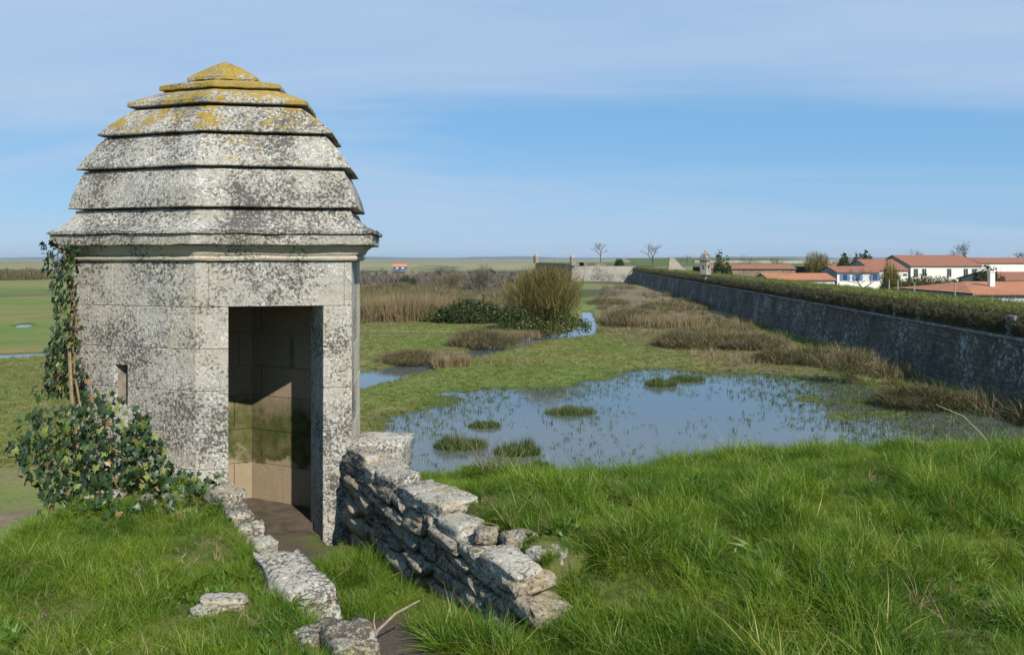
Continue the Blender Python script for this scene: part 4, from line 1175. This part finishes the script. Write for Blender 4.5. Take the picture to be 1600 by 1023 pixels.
bush('shrub', 'dark rounded evergreen just right of the domed turret', *(1128, 0, 34, 17), 'bramble', 'leafdark', 100, 1500, group=G4, cat='shrub', lsize=0.5) if False else None
def bush_at(name, label, px, y, ztop, zbot, wpx, stem, leaf, nst, nlf, style='mound', cat='shrub', lsize=0.4, wst=0.06, depth=0.8):
    py = HZ + FPX * (-zbot) / y
    return bush(name, label, px, py, wpx, 1.28 * (ztop - zbot) / y * FPX, stem, leaf, nst, nlf, zbot, cat, style, depth, lsize, wst, G4)
bush_at('shrub', 'dark evergreen just right of the domed turret', 1129, 150, PZ(404, 150), -5.5, 34, 'bramble', 'leafdark', 100, 1800)
bush_at('shrub', 'dark hedge in front of the long white house', 1455, 110, PZ(432, 110), -5.5, 120, 'bramble', 'leafdark', 1500, 2600, lsize=0.3)
bush_at('shrub', 'green pointed shrub left of the fence posts', 1392, 100, PZ(420, 100), -5.5, 34, 'willow', 'leafivy', 900, 900, 'fan', lsize=0.25)
bush_at('shrub', 'dark fir-like evergreen beside the white chimney', 1545, 100, PZ(422, 100), -5.5, 52, 'bramble', 'leafdark', 400, 1800, 'fan', lsize=0.35)
bush_at('shrub', 'dark tall evergreen clump above the cottage roof', 1350, 200, PZ(398, 200), -5.5, 44, 'bramble', 'leafdark', 300, 1800, lsize=0.7)
bush_at('shrub', 'dark low evergreen left of the cottage', 1320, 190, PZ(406, 190), -5.5, 30, 'bramble', 'leafdark', 200, 1100, lsize=0.6)
bush_at('shrub', 'yellowish leafless willow behind the low shed', 1278, 160, PZ(404, 160), -5.5, 50, 'willow', None, 3000, 0, 'crown', wst=0.07)
bush_at('shrub', 'small dark bush on the far bastion turf', 968, 283, PZ(405.5, 283), -3, 16, 'bramble', 'leafdark', 60, 700, lsize=0.6)

# scrub belts that read as one mass
T_CANE = tuft_collection('cane_clump', M['bramble'], 6, 34, (0.4, 1.0), 0.55, 0.03, 1.0)
T_TWIGS = tuft_collection('twig_clump', M['twig'], 5, 40, (1.0, 2.4), 0.7, 0.07, 0.7)
def inpoly(n_, poly, zoff=0.0):
    pl = [P(*q_) for q_ in poly]; a_ = np.array(pl)
    xx_ = rng.uniform(a_[:, 0].min(), a_[:, 0].max(), n_); yy_2 = rng.uniform(a_[:, 1].min(), a_[:, 1].max(), n_)
    k_ = (sdist(xx_, yy_2, pl) < 0) & (fbm(xx_ * 0.13 + 1, yy_2 * 0.13, 3) > zoff)
    h_ = marsh_h(xx_, yy_2); k_ &= h_ > -0.02
    return np.stack([xx_[k_], yy_2[k_], h_[k_] - 8.0], 1)
pp = inpoly(1700, [(930, 452), (985, 450), (1120, 474), (1270, 556), (1275, 572), (1150, 556), (1000, 528), (940, 515)], 0.0)
scatter('heath_scrub', pp, T_CANE, 0.5 + 0.8 * rng.random(len(pp)), 0.3, 'brown scrubby brambles spread over the ground below the rampart', 'scrub')
pp = inpoly(2600, [(560, 450), (800, 446), (800, 512), (690, 502), (560, 512)], -0.2)
scatter('bank_scrub', pp, T_CANE, 0.8 + 1.0 * rng.random(len(pp)), 0.3, 'brown scrub among the reeds on the far bank', 'scrub')
pp = inpoly(1500, [(560, 430), (690, 426), (840, 428), (840, 446), (560, 450)], -0.05)
scatter('far_scrub', pp, T_TWIGS, 0.6 + 1.1 * rng.random(len(pp)), 0.2, 'belt of bare twiggy scrub across the far marsh', 'scrub')
pp = inpoly(1100, [(1180, 556), (1290, 580), (1420, 612), (1600, 672), (1640, 664), (1480, 610), (1300, 556)], -0.3)
scatter('wall_foot_scrub', pp, T_CANE, 0.5 + 0.8 * rng.random(len(pp)), 0.3, 'dark scrub growing along the shaded foot of the rampart', 'scrub')

# leafless trees
def bare_tree(label, px, y, ztop, zbot, wpx, seed, depth=5):
    r = random.Random(seed)
    x = PX(px, y); H = ztop - zbot; Wd = wpx / FPX * y / 2
    root = empty('bare_tree', (x, y, zbot)); tag(root, label, 'tree', 'leafless trees')
    trunk = MB(); crown = MB()
    def grow(p, d, ln, rad, lev):
        q = p + d * ln * 0.5 + Vector((r.gauss(0, .04), r.gauss(0, .04), 0)) * ln
        e = p + d * ln
        (trunk if lev == 0 else crown).tube([p, q, e], [rad, rad * 0.85, rad * 0.7], 5 if lev < 2 else 3, cap=False)
        if lev >= depth: return
        for _ in range(3 if lev < 3 else 3):
            ax = Vector((r.gauss(0, 1), r.gauss(0, 1), r.gauss(0.15, 0.4))).normalized()
            nd = (d * 0.75 + ax * (0.62 if lev else 0.7)).normalized(); nd.z = max(nd.z, -0.05)
            nd.x *= Wd / (H * 0.42); nd.normalize()
            grow(p + d * ln * r.uniform(0.65, 1.0), nd, ln * r.uniform(0.58, 0.82), rad * 0.56, lev + 1)
    grow(Vector((x, y, zbot)), Vector((0, 0, 1)), H * 0.36, H * 0.028, 0)
    zm = max(v_[2] for v_ in crown.v); kz = H / (zm - zbot); kx = Wd / np.percentile([abs(v_[0] - x) for v_ in crown.v], 97)
    for m_ in (trunk, crown):
        m_.v = [(x + (a_ - x) * kx, y + (b_ - y) * kx, zbot + (c_ - zbot) * kz) for a_, b_, c_ in m_.v]
    kid(trunk.build('trunk', M['twig']), root); kid(crown.build('crown', M['twig']), root)
bare_tree('bare tree on the far bastion, left of the two on the skyline', 938, 290, PZ(377, 290), -2.6, 28, 1)
bare_tree('bare spreading tree on the far skyline, right of the other one', 1020, 240, PZ(377, 240), -3.2, 34, 2)
bare_tree('large bare tree behind the long white house', 1514, 215, PZ(374, 215), -6, 40, 3)
bare_tree('bare tree crown above the roof of the long white house, left', 1436, 240, PZ(388, 240), -6, 32, 4)
bare_tree('bare tree at the far right skyline', 1588, 260, PZ(392, 260), -6, 22, 5)
bare_tree('bare low tree in front of the blue-shuttered cottage', 1348, 110, PZ(416, 110), -5.8, 62, 6)
bare_tree('thin bare tree right of the domed turret on the skyline', 1172, 230, PZ(396, 230), -6, 30, 7)
bare_tree('thin bare tree above the barn', 1208, 235, PZ(398, 235), -6, 28, 8)
bare_tree('thin bare tree left of the domed turret', 1067, 230, PZ(397, 230), -4, 26, 9)
bare_tree('thin bare tree left of the dark evergreens', 1322, 230, PZ(397, 230), -6, 18, 10)
for (px, y, top_, lab) in [(38, 300, 417, 'grey marker post in the field left of the turret'), (757, 420, 401, 'distant pole on the marsh skyline')]:
    x = PX(px, y); mb = MB(); mb.tube([(x, y, -8.1), (x, y, PZ(top_, y))], [0.16, 0.12], 6)
    tag(mb.build('marker_post', plain('post wood', (0.36, 0.34, 0.31), 0.9)), lab, 'post')

# rush clumps standing in the pond
for (px, py, w, h, lab) in [(719, 698, 84, 27, 'largest rush clump in the pond, front left'), (808, 708, 74, 26, 'rush clump in the pond right of the largest'), (890, 645, 80, 17, 'long rush clump in the middle of the pond'),
                            (757, 666, 52, 11, 'low rush clump behind the largest'), (1032, 602, 52, 17, 'rush clump at the far pond edge, left of two'), (1073, 594, 60, 12, 'rush clump at the far pond edge, right of two'),
                            (840, 731, 50, 14, 'rush clump half hidden by the near grass'), (745, 735, 44, 12, 'small rush tuft just above the near bank grass')]:
    n = 1500; x, y = P(px, py)
    rxx = w / FPX * y / 2; a = rng.random(n) * 2 * np.pi; r = np.sqrt(rng.random(n))
    lump = 0.75 + 0.7 * fbm(np.cos(a) * r * 2 + px, np.sin(a) * r * 2, 3)
    p0 = np.stack([x + np.cos(a) * r * rxx, y + np.sin(a) * r * rxx * 0.7, np.full(n, -8.06)], 1)
    hh = h / FPX * y * (0.6 + 0.5 * rng.random(n)) * (1 - 0.45 * r ** 3) * lump
    p2 = p0 + rng.normal(size=(n, 3)) * 0.10; p2[:, 2] = -8.0 + hh
    p1 = p0 * 0.5 + p2 * 0.5; p1[:, 2] = -8.0 + hh * 0.6
    v, f = ribbons(p0, p1, p2, 0.018 * (0.6 + 0.8 * rng.random(n)), 3)
    tag(blobj('rush_clump', v, f, M['rush'], None, 8), lab, 'rushes', 'rush clumps in the pond')
# sparse blades standing in the shallow water, denser towards the shore
n = 40000
x = rng.uniform(-22, 32, n); y = rng.uniform(24, 62, n)
dp = sdist(x, y, pond); dens = 0.10 + 0.55 * sst(-5, 0.5, dp) + 0.35 * fbm(x * 0.25, y * 0.25, 4) 
ds = sdist(x, y, swamp); dens = dens + 1.0 * sst(0.6, -0.6, ds)
ok = ((dp < 1.2) | (ds < 0.3)) & (rng.random(n) < dens)
pts = np.stack([x[ok], y[ok], np.full(ok.sum(), -8.02)], 1)
scatter('emergent_grass', pts, T_RUSH, 0.5 + 0.9 * rng.random(ok.sum()), 0.3, 'thin grass blades standing in the shallow pond', 'grass')
# meadow tufts
n = 60000
x = rng.uniform(-40, 40, n); y = 30 + 75 * rng.random(n) ** 1.3
hgt = marsh_h(x, y); ok = (hgt > 0.03) & (x < rx(y) - 0.5) & (np.abs(x) < 0.68 * y)
pts = np.stack([x[ok], y[ok], hgt[ok] - 8.0], 1)
scatter('meadow_grass', pts, T_MEADOW, 0.5 + 0.9 * rng.random(ok.sum()), 0.2, 'short tufted meadow grass around the pond', 'grass')
n = 5000
x = rng.uniform(-10, 30, n); y = rng.uniform(58, 100, n)
hgt = marsh_h(x, y); ok = (hgt > 0.0) & (x < rx(y) - 1) & (fbm(x * 0.12 + 3, y * 0.12, 3) > 0.12)
scatter('dry_grass', np.stack([x[ok], y[ok], hgt[ok] - 8.0], 1), T_STRAW, 0.25 + 0.35 * rng.random(ok.sum()), 0.25, 'straw coloured dry grass on the marsh banks', 'grass')

# ------------------------------------------------------------------ grass on the bastion
def stones_mask(x, y):
    t, u = tu(x, y)
    onwall = (t > -0.1) & (t < 2.84) & (u > -0.06) & (u < 0.15)
    rocks = np.zeros(x.shape, bool)
    for o in COL.objects:
        if o.name.startswith('rock'):
            rocks |= np.hypot(x - o.location.x, y - o.location.y) < 0.30 * max(o.scale.x, o.scale.y)
    return onwall | rocks
n = 150000
x = rng.uniform(-3.9, 6.2, n); y = rng.uniform(2.3, 8.6, n)
t, u = tu(x, y)
vis = (np.abs(x) < 0.70 * y + 0.2) & (y < edge_r(x) + 0.55) & (x > EDGE_L - 0.45) & (sdist(x, y, TOWER) > 0.03) & ~stones_mask(x, y)
inpass = (u > PW) & (u < 0.0)
path = inpass & ((t < 0.55 + 0.3 * fbm(x * 4, y * 4, 3)) & (u < -0.12) | ((t > 2.2) & (u < -0.42 + 0.2 * fbm(x * 3, y * 3, 3))) | (u < PW + 0.16))
left = u < PW
thin = np.where(left, 0.8, 0.95) * (0.85 + 0.7 * fbm(x * 2.6, y * 2.6, 3))
thin = np.where(left & (y > 5.6), thin * 0.6, thin)
thin = np.where(inpass & (u > -0.18), thin * 0.35, thin)
ok = vis & ~path & (rng.random(n) < thin)
x, y, t, u, left, inpass = x[ok], y[ok], t[ok], u[ok], left[ok], inpass[ok]
z = bank_h(x, y)
sc_ = (0.26 + 0.38 * rng.random(len(x)) ** 1.5) * np.clip(1 + 0.6 * fbm(x * 0.8 + 3, y * 0.8, 3) + 1.3 * fbm(x * 3.1, y * 3.1 + 6, 2), 0.5, 2.0)
sc_ = np.where(left, sc_ * 0.62, sc_); sc_ = np.where(inpass, sc_ * 0.8, sc_)
sc_ = np.where((~left) & (u < 0.8) & (t < 2.7) & (~inpass), sc_ * 0.62, sc_)
scatter('bank_grass', np.stack([x, y, z], 1), T_GRASS, sc_, 0.42, 'lush green grass covering the near banks of the bastion', 'grass')

T_WEED = tuft_collection('weed_rosette', M['weed'], 5, 9, (0.025, 0.07), 0.02, 0.026, 1.9)
T_THATCH = tuft_collection('thatch_clump', M['straw'], 5, 12, (0.03, 0.09), 0.07, 0.0042, 2.0)
for nm, coll, cnt, thr, lab in (('low_weeds', T_WEED, 9000, 0.05, 'broad-leaved low weeds among the near grass'), ('grass_thatch', T_THATCH, 4200, 0.12, 'dead straw thatch lying in the near grass')):
    x = rng.uniform(-3.4, 6.0, cnt); y = rng.uniform(2.4, 8.0, cnt); t, u = tu(x, y)
    ok = (np.abs(x) < 0.70 * y) & (y < edge_r(x) + 0.3) & (x > EDGE_L) & (sdist(x, y, TOWER) > 0.05) & ((u > 0.16) | (u < PW - 0.02)) & ~stones_mask(x, y) & (fbm(x * 1.6 + 9 * len(nm), y * 1.6, 3) > thr)
    x, y = x[ok], y[ok]; z = bank_h(x, y)
    scatter(nm, np.stack([x, y, z + 0.03], 1), coll, 0.35 + 0.6 * rng.random(len(x)) ** 1.5, 0.35, lab, 'plants')

# dry stalks and sticks
def stick(name, label, pts, r0, r1, forks=()):
    mb = MB(); n_ = len(pts); mb.tube(pts, [r0 + (r1 - r0) * i / (n_ - 1) for i in range(n_)], 6)
    for fk in forks: mb.tube(fk, [r1 * 1.2, r1 * 0.8, r1 * 0.4][:len(fk)], 5)
    return tag(mb.build(name, M['bark']), label, 'stick')
def q(px, py, y): return (PX(px, y), y, PZ(py, y))
stick('dry_branch', 'pale dry branch leaning over the path at the bottom', [q(572, 1018, 3.75), q(590, 985, 3.85), q(618, 958, 4.0), q(655, 938, 4.15)], 0.009, 0.005, [[q(588, 990, 3.84), q(584, 972, 3.86), q(586, 955, 3.88)]])
stick('dry_branch', 'thin bare branch arching above the grass at right', [q(1552, 705, 7.4), q(1535, 680, 7.5), q(1505, 650, 7.6), q(1462, 632, 7.7)], 0.012, 0.004, [[q(1548, 700, 7.4), q(1549, 682, 7.4), q(1552, 668, 7.4)], [q(1545, 695, 7.45), q(1560, 690, 7.45), q(1568, 688, 7.45)]])
n = 46; c = np.array([PX(765, 6.3), 6.3, -1.66])
p0 = c + rng.normal(size=(n, 3)) * np.array([0.07, 0.05, 0.0]); d = rng.normal(size=(n, 3)) * np.array([0.17, 0.12, 0.0])
hh = 0.16 + 0.22 * rng.random(n); p2 = p0 + d; p2[:, 2] += hh; p1 = p0 + d * 0.3; p1[:, 2] += hh * 0.7
v, f = ribbons(p0, p1, p2, 0.0045, 3)
tag(blobj('dry_stalks', v, f, M['straw'], None, 8), 'tuft of pale dry stalks at the bank edge above the pond', 'dry plant')

# ------------------------------------------------------------------ ivy
ivy = empty('ivy', (-3.5, 6.3, -1.8)); tag(ivy, 'glossy dark ivy climbing the left corner of the near turret and heaped at its foot', 'ivy')
def leaf_mesh():
    o_ = [(0, 0), (0.22, -0.16), (0.50, -0.10), (0.34, 0.20), (0.46, 0.44), (0.18, 0.50), (0, 0.95), (-0.18, 0.50), (-0.46, 0.44), (-0.34, 0.20), (-0.50, -0.10), (-0.22, -0.16)]
    v = [(0, 0.30, 0.05)] + [(a, b_, -0.16 * abs(a) - 0.10 * max(0, b_ - 0.5)) for a, b_ in o_]
    return np.array(v), [[0, 1 + i, 1 + (i + 1) % 12] for i in range(12)]
LV, LF = leaf_mesh()
leafme = mesh('leaf', LV, LF, M['ivy'], True)
cen = []
def cloud(n, px0, px1, py0, py1, ya, yb, fn=None):
    for _ in range(n):
        px = rng.uniform(px0, px1); py = rng.uniform(py0, py1)
        y = rng.uniform(ya, yb)
        if fn and not fn(px, py): continue
        cen.append(((px - 800) / FPX * y, y, (HZ - py) / FPX * y))
def colm(px, py):      # climbing column at the corner
    w = np.interp(py, [372, 400, 440, 480, 560, 620], [30, 26, 22, 17, 26, 50])
    c_ = np.interp(py, [372, 400, 440, 480, 560, 620], [94, 92, 97, 103, 98, 100])
    return abs(px - c_) < w * (0.7 + 0.5 * random.random())
cloud(1500, 50, 140, 374, 620, 6.60, 6.95, colm)
def heap(px, py):
    d_ = ((px - 128) / 118) ** 2 + ((py - 705) / 85) ** 2
    wv_ = float(fbm(np.array([px * 0.022]), np.array([py * 0.026]), 3)[0])
    return d_ < 0.70 + 1.3 * wv_ + 0.45 * random.random() and not (px < 110 and py > 800 - 0.3 * px + 20)
cloud(2600, 10, 300, 590, 805, 5.9, 6.5, heap)
cloud(420, 60, 345, 735, 812, 5.6, 6.2, lambda a, b_: float(fbm(np.array([a * 0.03]), np.array([b_ * 0.04]), 2)[0]) > -0.05)
cen = np.array(cen)
keepi = np.ones(len(cen), bool)
keepi &= sdist(cen[:, 0], cen[:, 1], TOWER) > 0.03
cen = cen[keepi]
order = np.argsort(np.hypot(cen[:, 0], cen[:, 1]) + 0.15 * rng.random(len(cen)))
cen = cen[order]
def leaf_rot(c):
    out = Vector((c[0] - TC[0], c[1] - TC[1] - 0.2, 0.45)).normalized()
    nrm = (out + Vector(rng.normal(size=3) * 0.45)).normalized()
    tip = Vector((rng.normal() * 0.6, rng.normal() * 0.4, -0.9)); tip = (tip - nrm * tip.dot(nrm)).normalized()
    x_ = tip.cross(nrm).normalized()
    return Matrix((x_, tip, nrm)).transposed()
rest_v = []; rest_f = []
for i, c in enumerate(cen):
    s = 0.034 + 0.036 * rng.random(); m3 = leaf_rot(c)
    if i < 300:
        o = link('leaf', leafme); o.matrix_world = Matrix.Translation(Vector(c)) @ m3.to_4x4() @ Matrix.Scale(s, 4)
        o.parent = ivy; o.matrix_parent_inverse = Matrix.Translation(ivy.location).inverted()
    else:
        b0 = len(rest_v) * 13
        rest_v.append((LV * s) @ np.array(m3).T + c); rest_f += [[b0 + k for k in f_] for f_ in LF]
o = blobj('foliage', np.concatenate(rest_v), rest_f, M['ivy'], None, 13); kid(o, ivy); o['kind'] = 'stuff'
o.data.polygons.foreach_set('use_smooth', np.ones(len(o.data.polygons), bool))
def vine(pts, r):
    mb = MB(); mb.tube([q(*p) for p in pts], [r * (1 - 0.6 * i / len(pts)) for i in range(len(pts))], 6); kid(mb.build('stem', M['vine']), ivy)
vine([(150, 780, 6.3), (120, 700, 6.35), (112, 620, 6.5), (108, 540, 6.68), (114, 470, 6.72), (104, 410, 6.75), (98, 385, 6.72)], 0.018)
vine([(190, 770, 6.1), (150, 690, 6.2), (128, 650, 6.4), (116, 580, 6.68), (119, 500, 6.70), (112, 440, 6.72)], 0.013)
vine([(230, 760, 6.0), (190, 715, 6.05), (140, 690, 6.1), (80, 700, 6.2), (30, 712, 6.3), (0, 716, 6.3)], 0.009)
vine([(250, 770, 5.95), (215, 720, 6.0), (175, 700, 6.0), (150, 660, 6.15), (135, 640, 6.3)], 0.009)
vine([(120, 740, 6.0), (90, 730, 6.0), (70, 700, 6.1), (85, 660, 6.2)], 0.007)

# ------------------------------------------------------------------ air
hz = MB(); hz.box(-14600, 14600, -420, 26600, -10.5, 70)
hm = bpy.data.materials.new('thin air haze'); hm.use_nodes = True; hm.node_tree.nodes.clear()
ho = N(hm.node_tree, 'ShaderNodeOutputMaterial'); hp = N(hm.node_tree, 'ShaderNodeVolumePrincipled')
hp.inputs['Color'].default_value = (0.80, 0.90, 1.0, 1); hp.inputs['Density'].default_value = 0.00007; hp.inputs['Anisotropy'].default_value = 0.2
hm.node_tree.links.new(hp.outputs[0], ho.inputs['Volume'])
tag(hz.build('haze', hm), 'thin pale haze in the air over the marsh', 'haze', kind='stuff')
